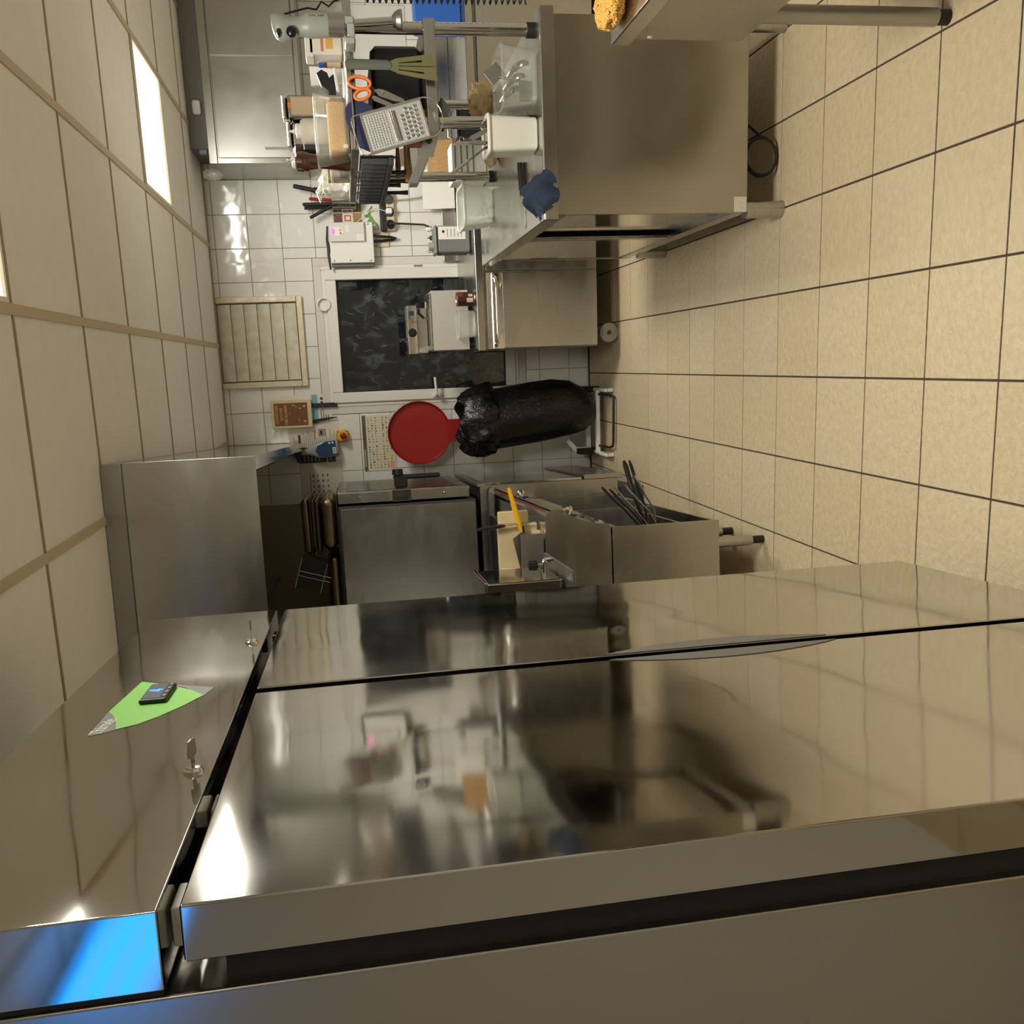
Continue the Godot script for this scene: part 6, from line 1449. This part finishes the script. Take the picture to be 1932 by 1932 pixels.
		if k == 0:
			var wc := mb(); wc.lathe(c, [Vector2(0.026, ht * 0.985), Vector2(0.024, ht + 0.008), Vector2(0, ht + 0.012)], Basis(), 20); part(pm, "top_plate", wc, M.white_plastic)
			var kn := mb(); kn.ball(c + Vector3(0.006, ht + 0.018, 0), Vector3(0.007, 0.009, 0.007), 10, 8); kn.cyl(c + Vector3(0.006, ht + 0.008, 0), c + Vector3(0.006, ht + 0.016, 0), 0.003, 8); part(pm, "knob", kn, M.chrome)
	# cardboard pack, plastic bag with print, dark glass
	var kp := at_z(610, 322, -0.95); solo("cardboard_pack", bx(Vector3(kp.x - 0.035, SHELF, -1.02), Vector3(kp.x + 0.04, SHELF + 0.088, -0.95), 0.003), mat(c8(214, 186, 142), 0.7), "small light cardboard pack behind the pepper mills", "carton")
	var bg := at_z(640, 346, -1.1)
	var pb := thing("printed_bag", "clear crinkled plastic bag with faint print at the shelf end", "plastic bag", Vector3(bg.x, SHELF, -1.15))
	part(pb, "film", blob(Vector3(bg.x + 0.01, SHELF + 0.062, -1.15), Vector3(0.058, 0.06, 0.06), 0.35, 21, 20, 14, 5.0), M.bagfilm)
	var top := mb(); var tb := Vector3(bg.x + 0.0, SHELF + 0.115, -1.12)
	for k in 5: top.tube([tb, tb + Vector3(-0.015 - 0.008 * k, 0.012 + 0.006 * (k % 3), 0.01 * k - 0.02), tb + Vector3(-0.03 - 0.012 * k, 0.004 * (k - 2), 0.012 * k - 0.02)], [0.012, 0.012, 0.006], 6, true, 0.3)
	part(pb, "tied_end", top, M.white_gloss)
	# black lighter-like gadget among the bottles
	solo("black_clip", bx(Vector3(at_z(590, 283, -0.72).x, SHELF, -0.76), Vector3(at_z(590, 267, -0.72).x, at_z(573, 275, -0.72).y, -0.72), 0.004), M.black, "small black clip between squeeze bottle and pepper mill", "clip")
	# paper flour bag, jar with blue cap, white card, black bag
	var fb := at_z(640, 85, -0.60)
	var ft := thing("flour_bag", "paper flour bag with a biscuit picture on the upper shelf", "flour bag", Vector3(fb.x, SHELF, -0.65))
	var fl := at_z(640, 62, -0.60).x; var fr := at_z(640, 104, -0.60).x; var fy := at_z(575, 85, -0.60).y
	part(ft, "bag", bx(Vector3(fr, SHELF, -0.70), Vector3(fl, fy - 0.01, -0.60), 0.008), mat(c8(228, 220, 204), 0.8))
	part(ft, "folded_top", bx(Vector3(fr - 0.006, fy - 0.03, -0.69), Vector3(fl, fy, -0.60), 0.004), M.paper)
	part(ft, "picture", bx(Vector3(fr + 0.02, SHELF + 0.035, -0.60), Vector3(fr + 0.055, SHELF + 0.06, -0.5992), 0.0), mat(c8(226, 176, 80), 0.7))
	part(ft, "print_band", bx(Vector3(fr + 0.012, SHELF + 0.068, -0.60), Vector3(fl - 0.004, SHELF + 0.078, -0.5992), 0.0), mat(c8(200, 130, 110), 0.7))
	var jb := at_z(640, 112, -0.66); var jt := thing("spice_jar", "small labelled jar with a bright blue cap beside the flour bag", "jar", Vector3(jb.x, SHELF, -0.70))
	var jc := Vector3(jb.x, SHELF + 0.001, -0.70); var jh := at_z(601, 112, -0.66).y - SHELF
	var jm := mb(); jm.lathe(jc, [Vector2(0, 0.001), Vector2(0.018, 0.001), Vector2(0.018, jh * 0.72), Vector2(0.014, jh * 0.78), Vector2(0, jh * 0.78)], Basis(), 20); part(jt, "glass", jm, mat(c8(104, 62, 34), 0.3))
	var jl := mb(); jl.lathe(jc, [Vector2(0.0185, jh * 0.10), Vector2(0.0185, jh * 0.66)], Basis(), 20); part(jt, "label", jl, mat(c8(206, 184, 146), 0.7))
	var jk := mb(); jk.lathe(jc, [Vector2(0.0175, jh * 0.76), Vector2(0.0175, jh), Vector2(0, jh)], Basis(), 20); part(jt, "cap", jk, M.blue, "bright blue cap")
	solo("white_card", flat_px([[583, 125], [610, 127], [634, 128], [645, 128], [645, 155], [608, 160], [587, 162]], -0.80, 0.02), M.white_gloss, "white card box standing behind the black pouch", "card")
	solo("black_pouch", flat_px([[597, 138], [606, 131], [617, 137], [621, 147], [628, 140], [633, 142], [634, 172], [620, 172], [606, 160]], -0.62, 0.05), M.black, "small black pouch behind the breadcrumb box", "pouch")
	var mk := thing("marker_pen", "white marker pen standing between the pouch and the shelf edge", "pen", at_z(652, 150, -0.5))
	var mm := mb(); mm.tube([at_z(631, 130, -0.5), at_z(638, 172, -0.46)], 0.006, 8); part(mk, "barrel", mm, M.white_gloss)

func make_lower_goods():
	solo("black_tub", bx(Vector3(0.065, LOWER, -0.86), Vector3(0.285, LOWER + 0.175, -0.46), 0.018), M.black, "black plastic tub on the lower shelf behind the turner", "tub")
	var yb := at_z(748, 265, -0.42)
	solo("yellow_pack", bx(Vector3(-0.01, LOWER, -0.50), Vector3(0.06, LOWER + 0.03, -0.40), 0.003), M.yellow_box, "flat yellow pack on the lower shelf under the grater", "pack")
	solo("red_pack", bx(Vector3(-0.022, LOWER, -0.60), Vector3(0.05, LOWER + 0.05, -0.51), 0.003), M.red_dark, "flat dark red pack on the lower shelf behind the yellow one", "pack")
	# wooden handles reaching out over the left edge
	var g := "wooden spoons lying on the lower shelf"
	for k in 3:
		var z := -0.66 - 0.09 * k
		var p0 := at_z([750.0, 763.0, 770.0][k], [276.0, 276.0, 278.0][k], z); var p1 := at_z([752.0, 769.0, 774.0][k], [336.0, 344.0, 338.0][k], z)
		p0.y = maxf(p0.y, LOWER + 0.012); p1.y = maxf(p1.y, LOWER + 0.012); p0.x = 0.10; 
		var w := mb(); w.tube([p0, p0.lerp(p1, 0.55), p0.lerp(p1, 0.8), p1], [0.007, 0.008, 0.013, 0.010], 10, true, 0.8)
		solo("wooden_spoon", w, [M.wood_dark, M.wood, M.wood][k], ["dark brown wooden spoon handle sticking out of the lower shelf", "orange-brown wooden spoon handle sticking out of the lower shelf", "pale thin wooden spoon handle at the back of the lower shelf"][k], "spoon", g)
	var ml := thing("mandoline_bar", "grey steel bar with a black button sticking out from the lower shelf", "slicer", at_z(800, 300, -0.44))
	part(ml, "bar", flat_px([[805, 246], [830, 247], [818, 295], [813, 297], [811, 290], [787, 346], [769, 346], [785, 310]], -0.345, 0.006), M.steel_dull)
	var bt := mb(); bt.lathe(at_z(808, 264, -0.345), [Vector2(0.013, 0), Vector2(0.012, 0.008), Vector2(0, 0.009)], Basis(Vector3.RIGHT, Vector3.BACK, Vector3.DOWN), 16); part(ml, "button", bt, M.black)
	solo("dark_wedge", flat_px([[826, 196], [832, 183], [851, 203], [838, 246], [828, 244]], -0.37, 0.02), M.dark_plastic, "dark plastic wedge hanging below the lower shelf behind the grater", "bracket")

func make_sink():
	var x0 := -0.022; var x1 := 0.75; var z0 := 0.52; var z1 := 1.9; var yt := 0.874
	var t := thing("sink_unit", "stainless sink unit on round legs with a yellow sponge on its corner", "sink", Vector3(0.35, 0, 1.2))
	part(t, "top", frame_flat(x0, x1, z0, z1, 0.08, yt - 0.004, yt), M.steel_top)
	part(t, "edge_lip", frame_flat(x0, x1, z0, z1, 0.004, yt - 0.05, yt - 0.004), M.steel_top)
	var wl := mb()
	wl.span(Vector3(x0 + 0.012, 0.525, z0 + 0.012), Vector3(x0 + 0.018, yt - 0.006, z1 - 0.012)); wl.span(Vector3(x0 + 0.018, 0.525, z0 + 0.012), Vector3(x1 - 0.012, yt - 0.006, z0 + 0.018)); wl.span(Vector3(x1 - 0.018, 0.525, z0 + 0.018), Vector3(x1 - 0.012, yt - 0.006, z1 - 0.012)); wl.span(Vector3(x0 + 0.018, 0.525, z1 - 0.018), Vector3(x1 - 0.018, yt - 0.006, z1 - 0.012))
	part(t, "skirt_panel", wl, M.steel)
	part(t, "basin_floor", bx(Vector3(x0 + 0.02, 0.525, z0 + 0.02), Vector3(x1 - 0.02, 0.535, z1 - 0.02)), M.steel_dull)
	var rv := mb(); rv.lathe(at_x(1226, 70, x0 + 0.012), [Vector2(0.007, 0), Vector2(0.006, 0.002), Vector2(0, 0.003)], Basis(Vector3.BACK, Vector3.LEFT, Vector3.UP), 14); part(t, "rivet", rv, M.white_plastic)
	for c in [Vector3(0.024, 0, 0.625), Vector3(0.70, 0, 0.625), Vector3(0.024, 0, 1.8), Vector3(0.70, 0, 1.8)]:
		var l := mb(); l.cyl(c + Vector3(0, 0.035, 0), c + Vector3(0, 0.525, 0), 0.0225, 24); var lo := part(t, "leg", l, M.steel_dull)
		var f := mb(); f.cyl(c, c + Vector3(0, 0.036, 0), 0.019, 18); part(lo, "foot", f, M.black)
	var sp := mb(); var f := FastNoiseLite.new(); f.seed = 4; f.frequency = 30.0
	var s := blob(Vector3(0.035, yt + 0.031, 0.62), Vector3(0.05, 0.032, 0.08), 0.28, 12, 24, 16, 5.0)
	solo("yellow_sponge", s, M.sponge, "rough yellow sponge on the corner of the sink unit", "sponge")
